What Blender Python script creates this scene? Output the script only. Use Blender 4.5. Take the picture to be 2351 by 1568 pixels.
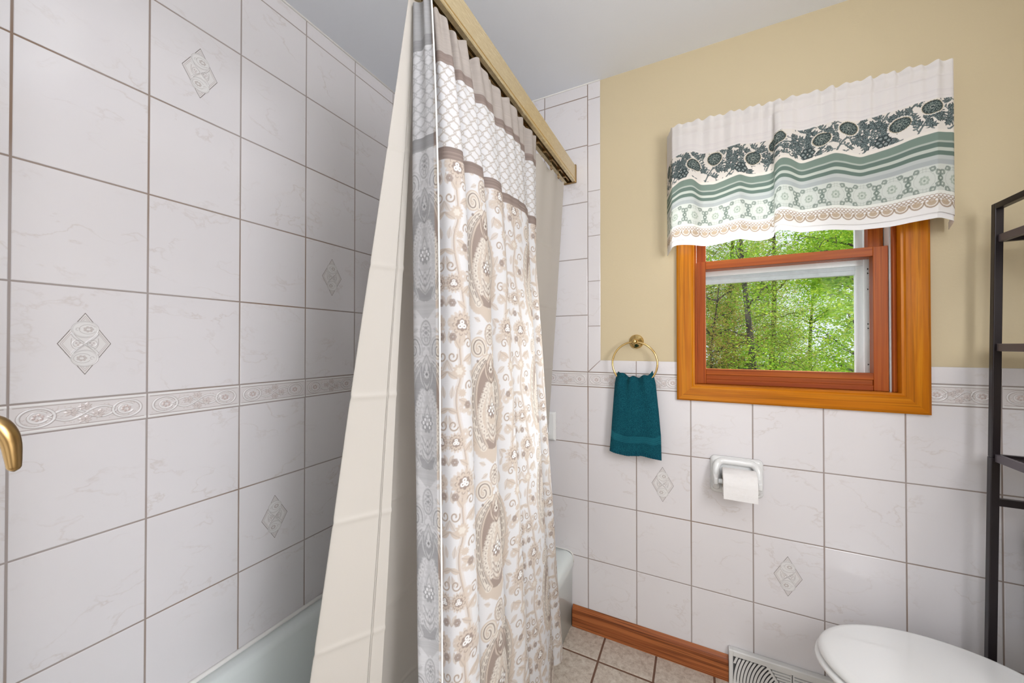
import bpy, bmesh, math, random
import numpy as np
from mathutils import Vector, Matrix
for o in list(bpy.data.objects): bpy.data.objects.remove(o)
C = bpy.context.scene
COL = C.collection
R = math.radians
PI = math.pi

# ------------------------------------------------------------------ camera, world, light, exposure
CAMZ = 1.243
cam_d = bpy.data.cameras.new('camera'); cam_d.sensor_width = 36.0; cam_d.sensor_fit = 'HORIZONTAL'
cam_d.lens = 840.77 / 2351 * 36; cam_d.clip_start = 0.01; cam_d.clip_end = 200
cam = bpy.data.objects.new('camera', cam_d); COL.objects.link(cam)
cam.location = (0, 0, CAMZ); cam.rotation_euler = (R(90.443), 0, R(26.664))
C.camera = cam

w = bpy.data.worlds.new('sky'); C.world = w; w.use_nodes = True
bg = w.node_tree.nodes['Background']; bg.inputs[0].default_value = (0.86, 0.91, 1.0, 1); bg.inputs[1].default_value = 1.15

def light(name, kind, loc, energy, col, target=None, size=0.3, size_y=None, angle=None, spread=None):
    d = bpy.data.lights.new(name, kind); d.energy = energy; d.color = col
    if kind == 'AREA':
        d.shape = 'RECTANGLE'; d.size = size; d.size_y = size_y or size
    if kind == 'POINT': d.shadow_soft_size = size
    if angle: d.angle = angle
    if spread: d.spread = spread
    o = bpy.data.objects.new(name, d); COL.objects.link(o); o.location = loc
    if target is not None:
        o.rotation_euler = (Vector(target) - Vector(loc)).to_track_quat('-Z', 'Y').to_euler()
    return o
light('sun', 'SUN', (3.2, 3.6, 2.2), 7.0, (1.0, 0.97, 0.94), (-0.45, 0.95, 1.25), angle=R(34))
light('sky_daylight', 'AREA', (2.3, 3.3, 2.95), 450, (0.93, 0.95, 1.0), (-0.40, 1.0, 0.9), 1.8, 1.6)
light('tub_fill_light', 'POINT', (-0.74, 0.30, 2.15), 0.8, (0.94, 0.97, 1.0), size=0.12)  # added fill lamp above the tub, brightens the left wall and basin
light('ceiling_fill_light', 'POINT', (0.25, 0.05, 2.08), 10, (0.93, 0.95, 1.0), size=0.13)  # added fill lamp out of view, brightens room and ceiling; no fixture
light('vanity_light', 'AREA', (0.99, 0.05, 1.40), 37, (0.95, 0.95, 1.0), (-1.2, 0.50, 0.9), 0.7, 1.1)
light('rear_fill_light', 'AREA', (0.1, -0.98, 1.15), 6, (0.95, 0.95, 1.0), (0.0, 1.0, 1.0), 0.85, 1.9)  # added frontal fill panel standing before the closed rear wall
light('left_wall_fill_light', 'AREA', (0.32, -0.08, 1.02), 1.2, (0.95, 0.96, 1.0), (-1.23, 0.42, 0.45), 0.4, 0.4, spread=R(80))  # added fill beside the camera, aimed at the lower left wall

C.view_settings.view_transform = 'Standard'; C.view_settings.look = 'None'
C.view_settings.gamma = 1; C.view_settings.use_curve_mapping = False
C.view_settings.exposure = 0.0

# ------------------------------------------------------------------ helpers
def tag(o, label=None, cat=None, group=None, kind=None):
    if label: o['label'] = label
    if cat: o['category'] = cat
    if group: o['group'] = group
    if kind: o['kind'] = kind
    return o
def empty(name, loc, label=None, cat=None, group=None, kind=None, parent=None):
    o = bpy.data.objects.new(name, None); COL.objects.link(o); o.empty_display_size = 0.05
    o.location = loc; o.parent = parent
    return tag(o, label, cat, group, kind)
def link(name, me, mats, parent=None, smooth=False, loc=None):
    """world-space mesh; when parented, the parent's translation is taken off"""
    o = bpy.data.objects.new(name, me); COL.objects.link(o)
    for m in (mats if isinstance(mats, (list, tuple)) else [mats]): me.materials.append(m)
    if smooth: me.polygons.foreach_set('use_smooth', np.ones(len(me.polygons), bool))
    if parent:
        o.parent = parent
        p = Vector((0, 0, 0)); q = parent
        while q: p += q.location; q = q.parent
        o.location = -p + (Vector(loc) if loc else Vector((0, 0, 0)))
    elif loc: o.location = loc
    return o
def bm_obj(name, bm, mats, parent=None, smooth=False, bevel=0, seg=2, angle=30):
    bmesh.ops.recalc_face_normals(bm, faces=bm.faces)
    me = bpy.data.meshes.new(name); bm.to_mesh(me); bm.free()
    o = link(name, me, mats, parent, smooth)
    if bevel:
        b = o.modifiers.new('bevel', 'BEVEL'); b.width = bevel; b.segments = seg; b.limit_method = 'ANGLE'; b.angle_limit = R(angle)
    return o
def box(bm, x0, x1, y0, y1, z0, z1, mi=0):
    v = [bm.verts.new(p) for p in ((x0,y0,z0),(x1,y0,z0),(x1,y1,z0),(x0,y1,z0),(x0,y0,z1),(x1,y0,z1),(x1,y1,z1),(x0,y1,z1))]
    for f in ((3,2,1,0),(4,5,6,7),(0,1,5,4),(1,2,6,5),(2,3,7,6),(3,0,4,7)):
        bm.faces.new([v[i] for i in f]).material_index = mi
def prism(bm, poly, fn, d0, d1, mi=0):
    """extrude a 2D polygon; fn(u, v, d) -> xyz"""
    a = [bm.verts.new(fn(u, v, d0)) for u, v in poly]; b = [bm.verts.new(fn(u, v, d1)) for u, v in poly]
    n = len(poly)
    bm.faces.new(a).material_index = mi; bm.faces.new(b[::-1]).material_index = mi
    for i in range(n):
        bm.faces.new([a[i], b[i], b[(i+1) % n], a[(i+1) % n]]).material_index = mi
def tube(bm, pts, rad, n=10, caps=True, mi=0, flat=1.0):
    pts = [Vector(p) for p in pts]; m = len(pts)
    rads = rad if isinstance(rad, (list, tuple)) else [rad]*m
    rings = []; up = None
    for i, p in enumerate(pts):
        d = (pts[min(i+1, m-1)] - pts[max(i-1, 0)]).normalized()
        if up is None:
            up = Vector((0,0,1)) if abs(d.z) < .9 else Vector((1,0,0))
        s = d.cross(up).normalized(); up = s.cross(d).normalized()
        rings.append([bm.verts.new(p + (s*math.cos(2*PI*k/n) + up*flat*math.sin(2*PI*k/n))*rads[i]) for k in range(n)])
    for a, b in zip(rings, rings[1:]):
        for k in range(n): bm.faces.new([a[k], a[(k+1)%n], b[(k+1)%n], b[k]]).material_index = mi
    if caps:
        bm.faces.new(rings[0][::-1]).material_index = mi; bm.faces.new(rings[-1]).material_index = mi
def lathe(bm, prof, o, ax, n=32, mi=0):
    """prof (r, h) revolved about axis ax through o"""
    ax = Vector(ax).normalized(); s = ax.orthogonal().normalized(); t = ax.cross(s); o = Vector(o)
    rings = []
    for r, h in prof:
        if r < 1e-6: rings.append([bm.verts.new(o + ax*h)])
        else: rings.append([bm.verts.new(o + ax*h + (s*math.cos(2*PI*k/n)+t*math.sin(2*PI*k/n))*r) for k in range(n)])
    for a, b in zip(rings, rings[1:]):
        for k in range(n):
            k2 = (k+1) % n
            if len(a) == 1 and len(b) == 1: continue
            if len(a) == 1: f = [a[0], b[k2], b[k]]
            elif len(b) == 1: f = [a[k], a[k2], b[0]]
            else: f = [a[k], a[k2], b[k2], b[k]]
            bm.faces.new(f).material_index = mi
def loft(bm, loops, cap0=True, cap1=True, mi=0):
    rings = [[bm.verts.new(p) for p in l] for l in loops]; n = len(rings[0])
    for a, b in zip(rings, rings[1:]):
        for k in range(n): bm.faces.new([a[k], a[(k+1)%n], b[(k+1)%n], b[k]]).material_index = mi
    if cap0: bm.faces.new(rings[0][::-1]).material_index = mi
    if cap1: bm.faces.new(rings[-1]).material_index = mi
def grid_mesh(name, P, colors=None, keep=None, uv=None):
    """P (n, m, 3) array -> mesh with an optional per-vertex colour attribute"""
    n, m = P.shape[:2]
    idx = np.arange(n*m).reshape(n, m)
    F = np.stack([idx[:-1,:-1], idx[:-1,1:], idx[1:,1:], idx[1:,:-1]], -1).reshape(-1, 4)
    if keep is not None: F = F[keep.ravel()]
    me = bpy.data.meshes.new(name)
    me.vertices.add(n*m); me.vertices.foreach_set('co', P.reshape(-1).astype(np.float32))
    me.loops.add(F.size); me.loops.foreach_set('vertex_index', F.ravel().astype(np.int32))
    me.polygons.add(len(F)); me.polygons.foreach_set('loop_start', (np.arange(len(F))*4).astype(np.int32))
    me.polygons.foreach_set('loop_total', np.full(len(F), 4, np.int32))
    me.update(calc_edges=True)
    if colors is not None:
        a = me.color_attributes.new('print', 'FLOAT_COLOR', 'POINT')
        c = np.ones((n*m, 4), np.float32); c[:, :3] = colors.reshape(-1, 3); a.data.foreach_set('color', c.ravel())
    if uv is not None:
        l = me.uv_layers.new(name='uv'); l.data.foreach_set('uv', uv.reshape(-1, 2)[F.ravel()].astype(np.float32).ravel())
    me.validate()
    return me

# ---- node material helper
class NM:
    def __init__(s, name, rough=0.5, metal=0.0, spec=0.5, color=None, coat=0.0):
        s.m = bpy.data.materials.new(name); s.m.use_nodes = True; s.t = s.m.node_tree
        s.b = s.t.nodes['Principled BSDF']; s.out = s.t.nodes['Material Output']
        s.b.inputs['Roughness'].default_value = rough; s.b.inputs['Metallic'].default_value = metal
        s.b.inputs['Specular IOR Level'].default_value = spec; s.b.inputs['Coat Weight'].default_value = coat
        if color: s.b.inputs['Base Color'].default_value = (*color, 1)
    def n(s, kind, props=None, **ins):
        nd = s.t.nodes.new(kind)
        for k, v in (props or {}).items(): setattr(nd, k, v)
        for k, v in ins.items():
            k = k.replace('_', ' ')
            key = int(k[1:]) if k[0] == 'i' and k[1:].isdigit() else k
            if isinstance(v, bpy.types.NodeSocket): s.t.links.new(v, nd.inputs[key])
            else: nd.inputs[key].default_value = v
        return nd
    def l(s, a, b): s.t.links.new(a, b)
    def coord(s, kind='Object'): return s.n('ShaderNodeTexCoord').outputs[kind]
    def mapping(s, vec, scale=(1,1,1), loc=(0,0,0), rot=(0,0,0)):
        nd = s.n('ShaderNodeMapping'); s.l(vec, nd.inputs['Vector'])
        nd.inputs['Scale'].default_value = scale; nd.inputs['Location'].default_value = loc; nd.inputs['Rotation'].default_value = rot
        return nd.outputs[0]
    def noise(s, vec, scale, detail=4, rough=0.5, dist=0.0):
        nd = s.n('ShaderNodeTexNoise'); s.l(vec, nd.inputs['Vector'])
        nd.inputs['Scale'].default_value = scale; nd.inputs['Detail'].default_value = detail
        nd.inputs['Roughness'].default_value = rough; nd.inputs['Distortion'].default_value = dist
        return nd.outputs['Fac']
    def math(s, op, a, b=0.0, c=None, clamp=False):
        nd = s.t.nodes.new('ShaderNodeMath'); nd.operation = op; nd.use_clamp = clamp
        for i, v in enumerate((a, b) if c is None else (a, b, c)):
            if isinstance(v, bpy.types.NodeSocket): s.l(v, nd.inputs[i])
            else: nd.inputs[i].default_value = v
        return nd.outputs[0]
    def ramp(s, fac, stops, interp='LINEAR'):
        nd = s.t.nodes.new('ShaderNodeValToRGB'); s.l(fac, nd.inputs[0]); e = nd.color_ramp.elements
        nd.color_ramp.interpolation = interp
        while len(e) < len(stops): e.new(0.5)
        for el, (p, c) in zip(e, stops): el.position = p; el.color = (*c, 1) if len(c) == 3 else c
        return nd.outputs[0]
    def mix(s, fac, a, b, mode='MIX'):
        nd = s.t.nodes.new('ShaderNodeMix'); nd.data_type = 'RGBA'; nd.blend_type = mode
        for k, v in ((0, fac), (6, a), (7, b)):
            if isinstance(v, bpy.types.NodeSocket): s.l(v, nd.inputs[k])
            else: nd.inputs[k].default_value = v if k == 0 else (*v, 1)
        return nd.outputs[2]
    def base(s, c): s.l(c, s.b.inputs['Base Color']); return s
    def bump(s, h, strength=0.3, dist=0.002):
        nd = s.t.nodes.new('ShaderNodeBump'); nd.inputs['Strength'].default_value = strength; nd.inputs['Distance'].default_value = dist
        s.l(h, nd.inputs['Height']); s.l(nd.outputs[0], s.b.inputs['Normal']); return s
    def translucent(s, col, fac):
        t = s.t.nodes.new('ShaderNodeBsdfTranslucent')
        if isinstance(col, bpy.types.NodeSocket): s.l(col, t.inputs[0])
        else: t.inputs[0].default_value = (*col, 1)
        mx = s.t.nodes.new('ShaderNodeMixShader'); mx.inputs[0].default_value = fac
        s.l(s.b.outputs[0], mx.inputs[1]); s.l(t.outputs[0], mx.inputs[2]); s.l(mx.outputs[0], s.out.inputs[0]); return s

# ---- materials
def m_tile():
    m = NM('marble_tile', 0.16, spec=0.5)
    uv = m.coord('UV')
    warp = m.n('ShaderNodeTexNoise', None, Vector=uv, Scale=5.0, Detail=3.0)
    add = m.n('ShaderNodeMix', {'data_type': 'VECTOR'}, i0=0.11)
    m.l(uv, add.inputs[4]); m.l(warp.outputs['Color'], add.inputs[5])
    v = add.outputs[1]
    a = m.math('ABSOLUTE', m.math('SUBTRACT', m.noise(m.mapping(v, (1, 1.7, 1), rot=(0, 0, .6)), 7.5, 5, .55), 0.5))
    vein = m.ramp(a, [(0.0, (1,1,1)), (0.006, (.5,.5,.5)), (0.020, (0,0,0))])
    mask = m.ramp(m.noise(uv, 6.5, 2), [(0.46, (0,0,0)), (0.64, (1,1,1))])
    f = m.math('MULTIPLY', m.math('MULTIPLY', vein, mask), 0.45)
    cloud = m.mix(m.noise(uv, 4.0, 3), (0.725, 0.70, 0.71), (0.77, 0.75, 0.76))
    m.base(m.mix(f, cloud, (0.56, 0.495, 0.45)))
    m.bump(m.noise(uv, 9, 2), 0.05, 0.003)
    return m.m
def m_grout():
    m = NM('grout', 0.9); co = m.coord()
    m.base(m.mix(m.ramp(m.noise(co, 2.2, 3), [(0.45, (0,0,0)), (0.68, (1,1,1))]), (0.37, 0.325, 0.305), (0.27, 0.19, 0.14)))
    return m.m
def m_paint(name, col, d=0.04):
    m = NM(name, 0.6, spec=0.3); co = m.coord()
    m.base(m.mix(m.noise(co, 1.2, 2), tuple(c*(1-d) for c in col), tuple(min(1, c*(1+d)) for c in col)))
    m.bump(m.noise(co, 160, 3), 0.25, 0.001); return m.m
def m_wood(name, c1, c2, c3, axis, sc=1.0, rough=0.24, coat=0.0, dark=.42):
    """grain runs along the given axis; fine lines vary across it"""
    m = NM(name, rough, spec=.22, coat=coat); co = m.coord()
    s = [34*sc]*3; s[axis] = 1.3*sc
    w_ = m.noise(m.mapping(co, tuple(s)), 1.0, 5, 0.6, 0.8)
    s2 = [150*sc]*3; s2[axis] = 2.2*sc
    w2 = m.noise(m.mapping(co, tuple(s2)), 1.0, 3, 0.55, .6)
    s3 = [420*sc]*3; s3[axis] = 9*sc
    w3 = m.noise(m.mapping(co, tuple(s3)), 1.0, 2, 0.5)
    col = m.ramp(w_, [(0.34, c1), (0.5, c2), (0.66, c3)])
    line = m.ramp(w2, [(0.50, (0,0,0)), (0.60, (.55,.55,.55)), (0.68, (1,1,1))])
    col = m.mix(m.math('MULTIPLY', line, dark), col, tuple(c*0.30 for c in c1))
    m.base(m.mix(m.math('MULTIPLY', w3, 0.25), col, tuple(c*0.6 for c in c1)))
    m.bump(w2, 0.10, 0.0005); return m.m
def m_plain(name, col, rough=0.4, metal=0.0, var=0.03, spec=0.5, coat=0.0, sc=6):
    m = NM(name, rough, metal, spec, coat=coat); co = m.coord()
    m.base(m.mix(m.noise(co, sc, 3), tuple(c*(1-var) for c in col), tuple(min(1, c*(1+var)) for c in col))); return m.m
def m_print(name, trans=0.0, rough=0.8, weave=0.0, spec=0.2, tint=None):
    m = NM(name, rough, spec=spec)
    a = m.n('ShaderNodeAttribute', {'attribute_name': 'print'}).outputs['Color']
    m.base(a)
    if weave:
        uv = m.coord('UV'); n1 = m.noise(m.mapping(uv, (60, 900, 1)), 1.0, 2); n2 = m.noise(m.mapping(uv, (900, 60, 1)), 1.0, 2)
        m.bump(m.math('ADD', n1, n2), weave, 0.0006)
    if trans: m.translucent(a, trans)
    return m.m
TILE, GROUT = m_tile(), m_grout()
PRINT_GLAZE = m_print('glazed_print', 0, 0.2, spec=0.5)
YELLOW = m_paint('pale_yellow_paint', (0.62, 0.525, 0.345))
REARW = m_paint('off_white_paint', (0.72, 0.71, 0.68))
CEIL = m_paint('ceiling_paint', (0.81, 0.84, 0.885), 0.02)
WHITE_CER = m_plain('white_ceramic', (0.80, 0.81, 0.80), 0.07, var=0.01, coat=0.3)
TUBM = m_plain('tub_enamel', (0.76, 0.815, 0.80), 0.13, var=0.01)
CAULK = m_plain('white_caulk', (0.78, 0.77, 0.74), 0.5, var=0.05, sc=30)
PINE_X = m_wood('honey_pine_along', (0.43, 0.120, 0.002), (0.57, 0.180, 0.003), (0.68, 0.255, 0.008), 0)
PINE_Z = m_wood('honey_pine_upright', (0.43, 0.120, 0.002), (0.57, 0.180, 0.003), (0.68, 0.255, 0.008), 2)
SASH_X = m_wood('red_sash_wood_along', (0.28, 0.048, 0.003), (0.37, 0.078, 0.005), (0.46, 0.120, 0.012), 0, 0.8, 0.4, 0)
SASH_Z = m_wood('red_sash_wood_upright', (0.28, 0.048, 0.003), (0.37, 0.078, 0.005), (0.46, 0.120, 0.012), 2, 0.8, 0.4, 0)
OAK = m_wood('oak_baseboard', (0.24, 0.065, 0.020), (0.43, 0.138, 0.045), (0.54, 0.19, 0.06), 0, 0.9, 0.3, 0, .85)
BLACK = m_plain('dark_bronze_metal', (0.016, 0.011, 0.013), 0.30, 0.3, 0.1)
VINYL = m_plain('white_vinyl', (0.82, 0.85, 0.86), 0.3, var=0.02)
ALU = m_plain('weathered_aluminium', (0.56, 0.60, 0.62), 0.5, var=0.15, sc=60)
STEEL = m_plain('painted_grille', (0.74, 0.74, 0.72), 0.35, var=0.01)
DARK = m_plain('dark_cavity', (0.03, 0.03, 0.03), 0.8)
BRASS = m_plain('polished_brass', (0.72, 0.52, 0.22), 0.14, 1.0, 0.02)
ABRASS = m_plain('antique_brass', (0.36, 0.235, 0.10), 0.30, 1.0, 0.05)
def m_gold():
    m = NM('brushed_gold', 0.30, 0.6); co = m.coord()
    n = m.noise(m.mapping(co, (60, 60, 900)), 1.0, 3, 0.6)
    m.base(m.ramp(n, [(0.3, (0.56, 0.44, 0.24)), (0.55, (0.66, 0.54, 0.32)), (0.74, (0.84, 0.75, 0.53))]))
    m.bump(n, 0.15, 0.0006); return m.m
GOLD = m_gold()

A_ = 1.2300; B_ = 1.5858; CEILZ = 2.393
ZT = 1.1212; ZB = 1.0571; ROW = 0.25; G = 0.0016     # border strip top / bottom, tile pitch, half grout
XR = 1.02; YREAR = -1.05

# ------------------------------------------------------------------ a small painter for printed and relief surfaces
class Canvas:
    """col [rows(v), cols(u), 3], metres; v upward"""
    def __init__(s, wid, hei, res, col):
        s.res = res; s.nu = int(round(wid/res)); s.nv = int(round(hei/res)); s.w, s.h = wid, hei
        s.c = np.empty((s.nv, s.nu, 3), np.float32); s.c[:] = col
        s.hgt = np.zeros((s.nv, s.nu), np.float32); s.mask = np.zeros((s.nv, s.nu), bool)
    def win(s, u0, u1, v0, v1):
        a = max(0, int(u0/s.res)-1); b = min(s.nu, int(u1/s.res)+2); c = max(0, int(v0/s.res)-1); d = min(s.nv, int(v1/s.res)+2)
        if a >= b or c >= d: return None
        U, V = np.meshgrid((np.arange(a, b)+.5)*s.res, (np.arange(c, d)+.5)*s.res)
        return slice(c, d), slice(a, b), U, V
    def put(s, sl, al, col, dh=0):
        if col is not None: s.c[sl] = s.c[sl]*(1-al[..., None]) + np.array(col, np.float32)*al[..., None]
        if dh: s.hgt[sl] = np.maximum(s.hgt[sl], al*dh)
        s.mask[sl] |= al > .05
    def stroke(s, pts, wd, col, al=1.0, dh=0, taper=False):
        pts = np.array(pts, float)
        n = len(pts)
        u0, v0 = pts.min(0)-wd-s.res; u1, v1 = pts.max(0)+wd+s.res
        W = s.win(u0, u1, v0, v1)
        if W is None: return
        a, b, U, V = W; D = np.full(U.shape, 9.)
        for i in range(n-1):
            p, q = pts[i], pts[i+1]; d = q-p; L = (d*d).sum()+1e-12
            t = np.clip(((U-p[0])*d[0]+(V-p[1])*d[1])/L, 0, 1)
            r = np.hypot(U-p[0]-t*d[0], V-p[1]-t*d[1])
            k = 1.0 if not taper else max(.25, math.sin(PI*(i+.5)/n)**.6)
            D = np.minimum(D, r-wd*.5*k)
        s.put((a, b), np.clip(.5-D/s.res, 0, 1)*al, col, dh)
    def fill(s, pts, col, al=1.0, dh=0):
        pts = np.array(pts, float); u0, v0 = pts.min(0); u1, v1 = pts.max(0); W = s.win(u0, u1, v0, v1)
        if W is None: return
        a, b, U, V = W; ins = np.zeros(U.shape, bool)
        for (x1, y1), (x2, y2) in zip(pts, np.roll(pts, -1, 0)):
            if y1 == y2: continue
            ins ^= ((V >= min(y1, y2)) & (V < max(y1, y2)) & (U < (x2-x1)*(V-y1)/(y2-y1)+x1))
        s.put((a, b), ins*al, col, dh)
    def flower(s, u, v, r, n, amp, col, al=1.0, ph=0.0, sx=1.0, dh=0):
        W = s.win(u-r*1.4, u+r*1.4, v-r*1.4, v+r*1.4)
        if W is None: return
        a, b, U, V = W; du, dv = (U-u)/sx, V-v
        rr = np.hypot(du, dv); th = np.arctan2(dv, du)
        D = rr - r*(1-amp+amp*np.abs(np.cos(n*th*.5+ph)))
        s.put((a, b), np.clip(.5-D/s.res, 0, 1)*al, col, dh)
def arc(cu, cv, r, a0, a1, n=24, sx=1.0, r2=None):
    r2 = r if r2 is None else r2
    t = np.linspace(0, 1, n); a = np.radians(a0+(a1-a0)*t); rr = r+(r2-r)*t
    return np.stack([cu+rr*np.cos(a)*sx, cv+rr*np.sin(a)], 1)
def bez(p0, p1, p2, p3, n=20):
    t = np.linspace(0, 1, n)[:, None]; p0, p1, p2, p3 = map(np.array, (p0, p1, p2, p3))
    return (1-t)**3*p0+3*t*(1-t)**2*p1+3*t*t*(1-t)*p2+t**3*p3
def leafshape(u, v, L, wd, ang, n=14):
    t = np.linspace(0, 1, n); h = np.sin(PI*t**.8)*wd*.5
    up = np.stack([t*L, h], 1); lo = np.stack([t*L, -h], 1)[::-1]
    p = np.concatenate([up, lo]); c, s_ = math.cos(R(ang)), math.sin(R(ang))
    return np.stack([u+p[:, 0]*c-p[:, 1]*s_, v+p[:, 0]*s_+p[:, 1]*c], 1)

# ------------------------------------------------------------------ tiled walls
def inset(poly, d):
    n = len(poly); out = []
    area = sum(poly[i][0]*poly[(i+1)%n][1]-poly[(i+1)%n][0]*poly[i][1] for i in range(n))
    sg = 1 if area > 0 else -1
    for i in range(n):
        p0, p1, p2 = Vector(poly[i-1]), Vector(poly[i]), Vector(poly[(i+1)%n])
        e1 = (p1-p0).normalized(); e2 = (p2-p1).normalized()
        n1 = Vector((-e1.y, e1.x))*sg; n2 = Vector((-e2.y, e2.x))*sg
        k = (n1+n2); k = k/(1+n1.dot(n2)); out.append(tuple(p1+k*d))
    return out
def tiles_mesh(bm, polys, fn, th=0.0016, bev=0.0016, seed=1, mi=0):
    """each polygon becomes a raised tile with a softened edge; fn(u, v, depth out of the wall)"""
    rnd = random.Random(seed); uvl = bm.loops.layers.uv.verify()
    for poly in polys:
        ou, ov = rnd.uniform(0, 40), rnd.uniform(0, 40)
        i1 = inset(poly, bev)
        a = [bm.verts.new(fn(u, v, 0)) for u, v in poly]; b = [bm.verts.new(fn(u, v, th*.65)) for u, v in inset(poly, bev*.3)]
        c = [bm.verts.new(fn(u, v, th)) for u, v in i1]
        n = len(poly); fs = [bm.faces.new(c)]
        for s, t in ((a, b), (b, c)):
            for k in range(n): fs.append(bm.faces.new([s[k], s[(k+1)%n], t[(k+1)%n], t[k]]))
        loc = {}
        for vs, pl in ((a, poly), (b, poly), (c, i1)):
            for vtx, p in zip(vs, pl): loc[vtx] = p
        u0, v0 = poly[0]
        for f in fs:
            f.material_index = mi
            for lp in f.loops:
                p = loc[lp.vert]; lp[uvl].uv = (p[0]-u0+ou, p[1]-v0+ov)
def rect(u0, u1, v0, v1): return [(u0, v0), (u1, v0), (u1, v1), (u0, v1)]
def rows_z():
    out = []
    for k in range(5): out.append((ZB-ROW*(k+1)+G, ZB-ROW*k-G))
    for k in range(4): out.append((ZT+ROW*k+G, ZT+ROW*(k+1)-G))
    out.append((ZT+4*ROW+G, 2.338-G)); out.append((2.338+G, CEILZ-.001))
    return out

# border tile: moulded scroll relief
LINE_D = (0.36, 0.30, 0.28)
def border_canvas(wid, hei=ZT-ZB-2*G, res=0.0009):
    k = Canvas(wid, hei, res, (0.72, 0.685, 0.68))
    c2 = (0.34, 0.28, 0.26); cl = (0.80, 0.785, 0.78)
    for v in (0.0035, hei-0.0035): k.stroke([(0, v), (wid, v)], 0.0042, (0.80, 0.79, 0.78), dh=0.0006)
    for v in (0.0068, hei-0.0068): k.stroke([(0.004, v), (wid-.004, v)], 0.0013, LINE_D)
    rr = np.random.RandomState(3)
    for _ in range(150):
        u, v = rr.uniform(.008, wid-.008), rr.uniform(.011, hei-.011)
        k.flower(u, v, .0011, 1, 0, (0.62, 0.56, 0.54), dh=0.0002)
    mid = hei/2; r = 0.0195
    cs = [0.034, wid-0.034]
    t = np.linspace(0, 1, 60)
    for ph in (0, PI):
        w_ = np.stack([.05+t*(wid-.10), mid+.012*np.sin(t*2*PI*1.0+ph)], 1)
        k.stroke(w_, 0.0036, cl, dh=0.0011); k.stroke(w_+[0, .0022], 0.0007, c2); k.stroke(w_-[0, .0022], 0.0007, c2)
    for j, cu in enumerate(cs):
        sg = 1 if j == 0 else -1
        o = arc(cu, mid, r, 0, 360, 50, 1.25)
        k.stroke(o, 0.0034, cl, dh=0.0013); k.stroke(arc(cu, mid, r+.002, 0, 360, 50, 1.25), .0008, c2); k.stroke(arc(cu, mid, r-.0022, 0, 360, 50, 1.25), .0008, c2)
        k.stroke(arc(cu+sg*.002, mid, .011, 40, 330, 30, 1.2), .0028, cl, dh=0.0011); k.stroke(arc(cu+sg*.002, mid, .0128, 40, 330, 30, 1.2), .0007, c2)
        for q in range(6):
            a = q*60+15; k.flower(cu+sg*.002+.0062*math.cos(R(a)), mid+.0055*math.sin(R(a)), .0027, 5, .25, (0.60, 0.50, 0.47), dh=0.0008)
            k.stroke(arc(cu+sg*.002+.0062*math.cos(R(a)), mid+.0055*math.sin(R(a)), .0024, a, a+200, 8), .0006, c2)
    for cu, sgn in ((wid*.40, 1), (wid*.60, -1), (wid*.5, 1), (wid*.5, -1)):
        vv = mid+sgn*(.014 if abs(cu-wid*.5) < .001 else .004)
        for a in (-60, -20, 20, 60, 180, 140, 220):
            lf = leafshape(cu, vv, .011, .0052, a); k.fill(lf, (0.68, 0.62, 0.60), dh=0.0007)
            k.stroke(np.concatenate([lf, lf[:1]]), .0006, c2, .8)
    return k
def relief_mesh(name, k, fn, amp=1.0, only_mask=False, base=0.0):
    U, V = np.meshgrid((np.arange(k.nu)+.5)*k.res, (np.arange(k.nv)+.5)*k.res)
    U[:, 0] = 0; U[:, -1] = k.w; V[0] = 0; V[-1] = k.h
    H = k.hgt.copy()
    H = (H+np.roll(H, 1, 0)+np.roll(H, -1, 0)+np.roll(H, 1, 1)+np.roll(H, -1, 1))/5
    P = fn(U, V, H*amp+base)
    keep = None
    if only_mask:
        m = k.mask; keep = m[:-1, :-1] & m[1:, :-1] & m[:-1, 1:] & m[1:, 1:]
    return grid_mesh(name, P, k.c, keep)
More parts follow.
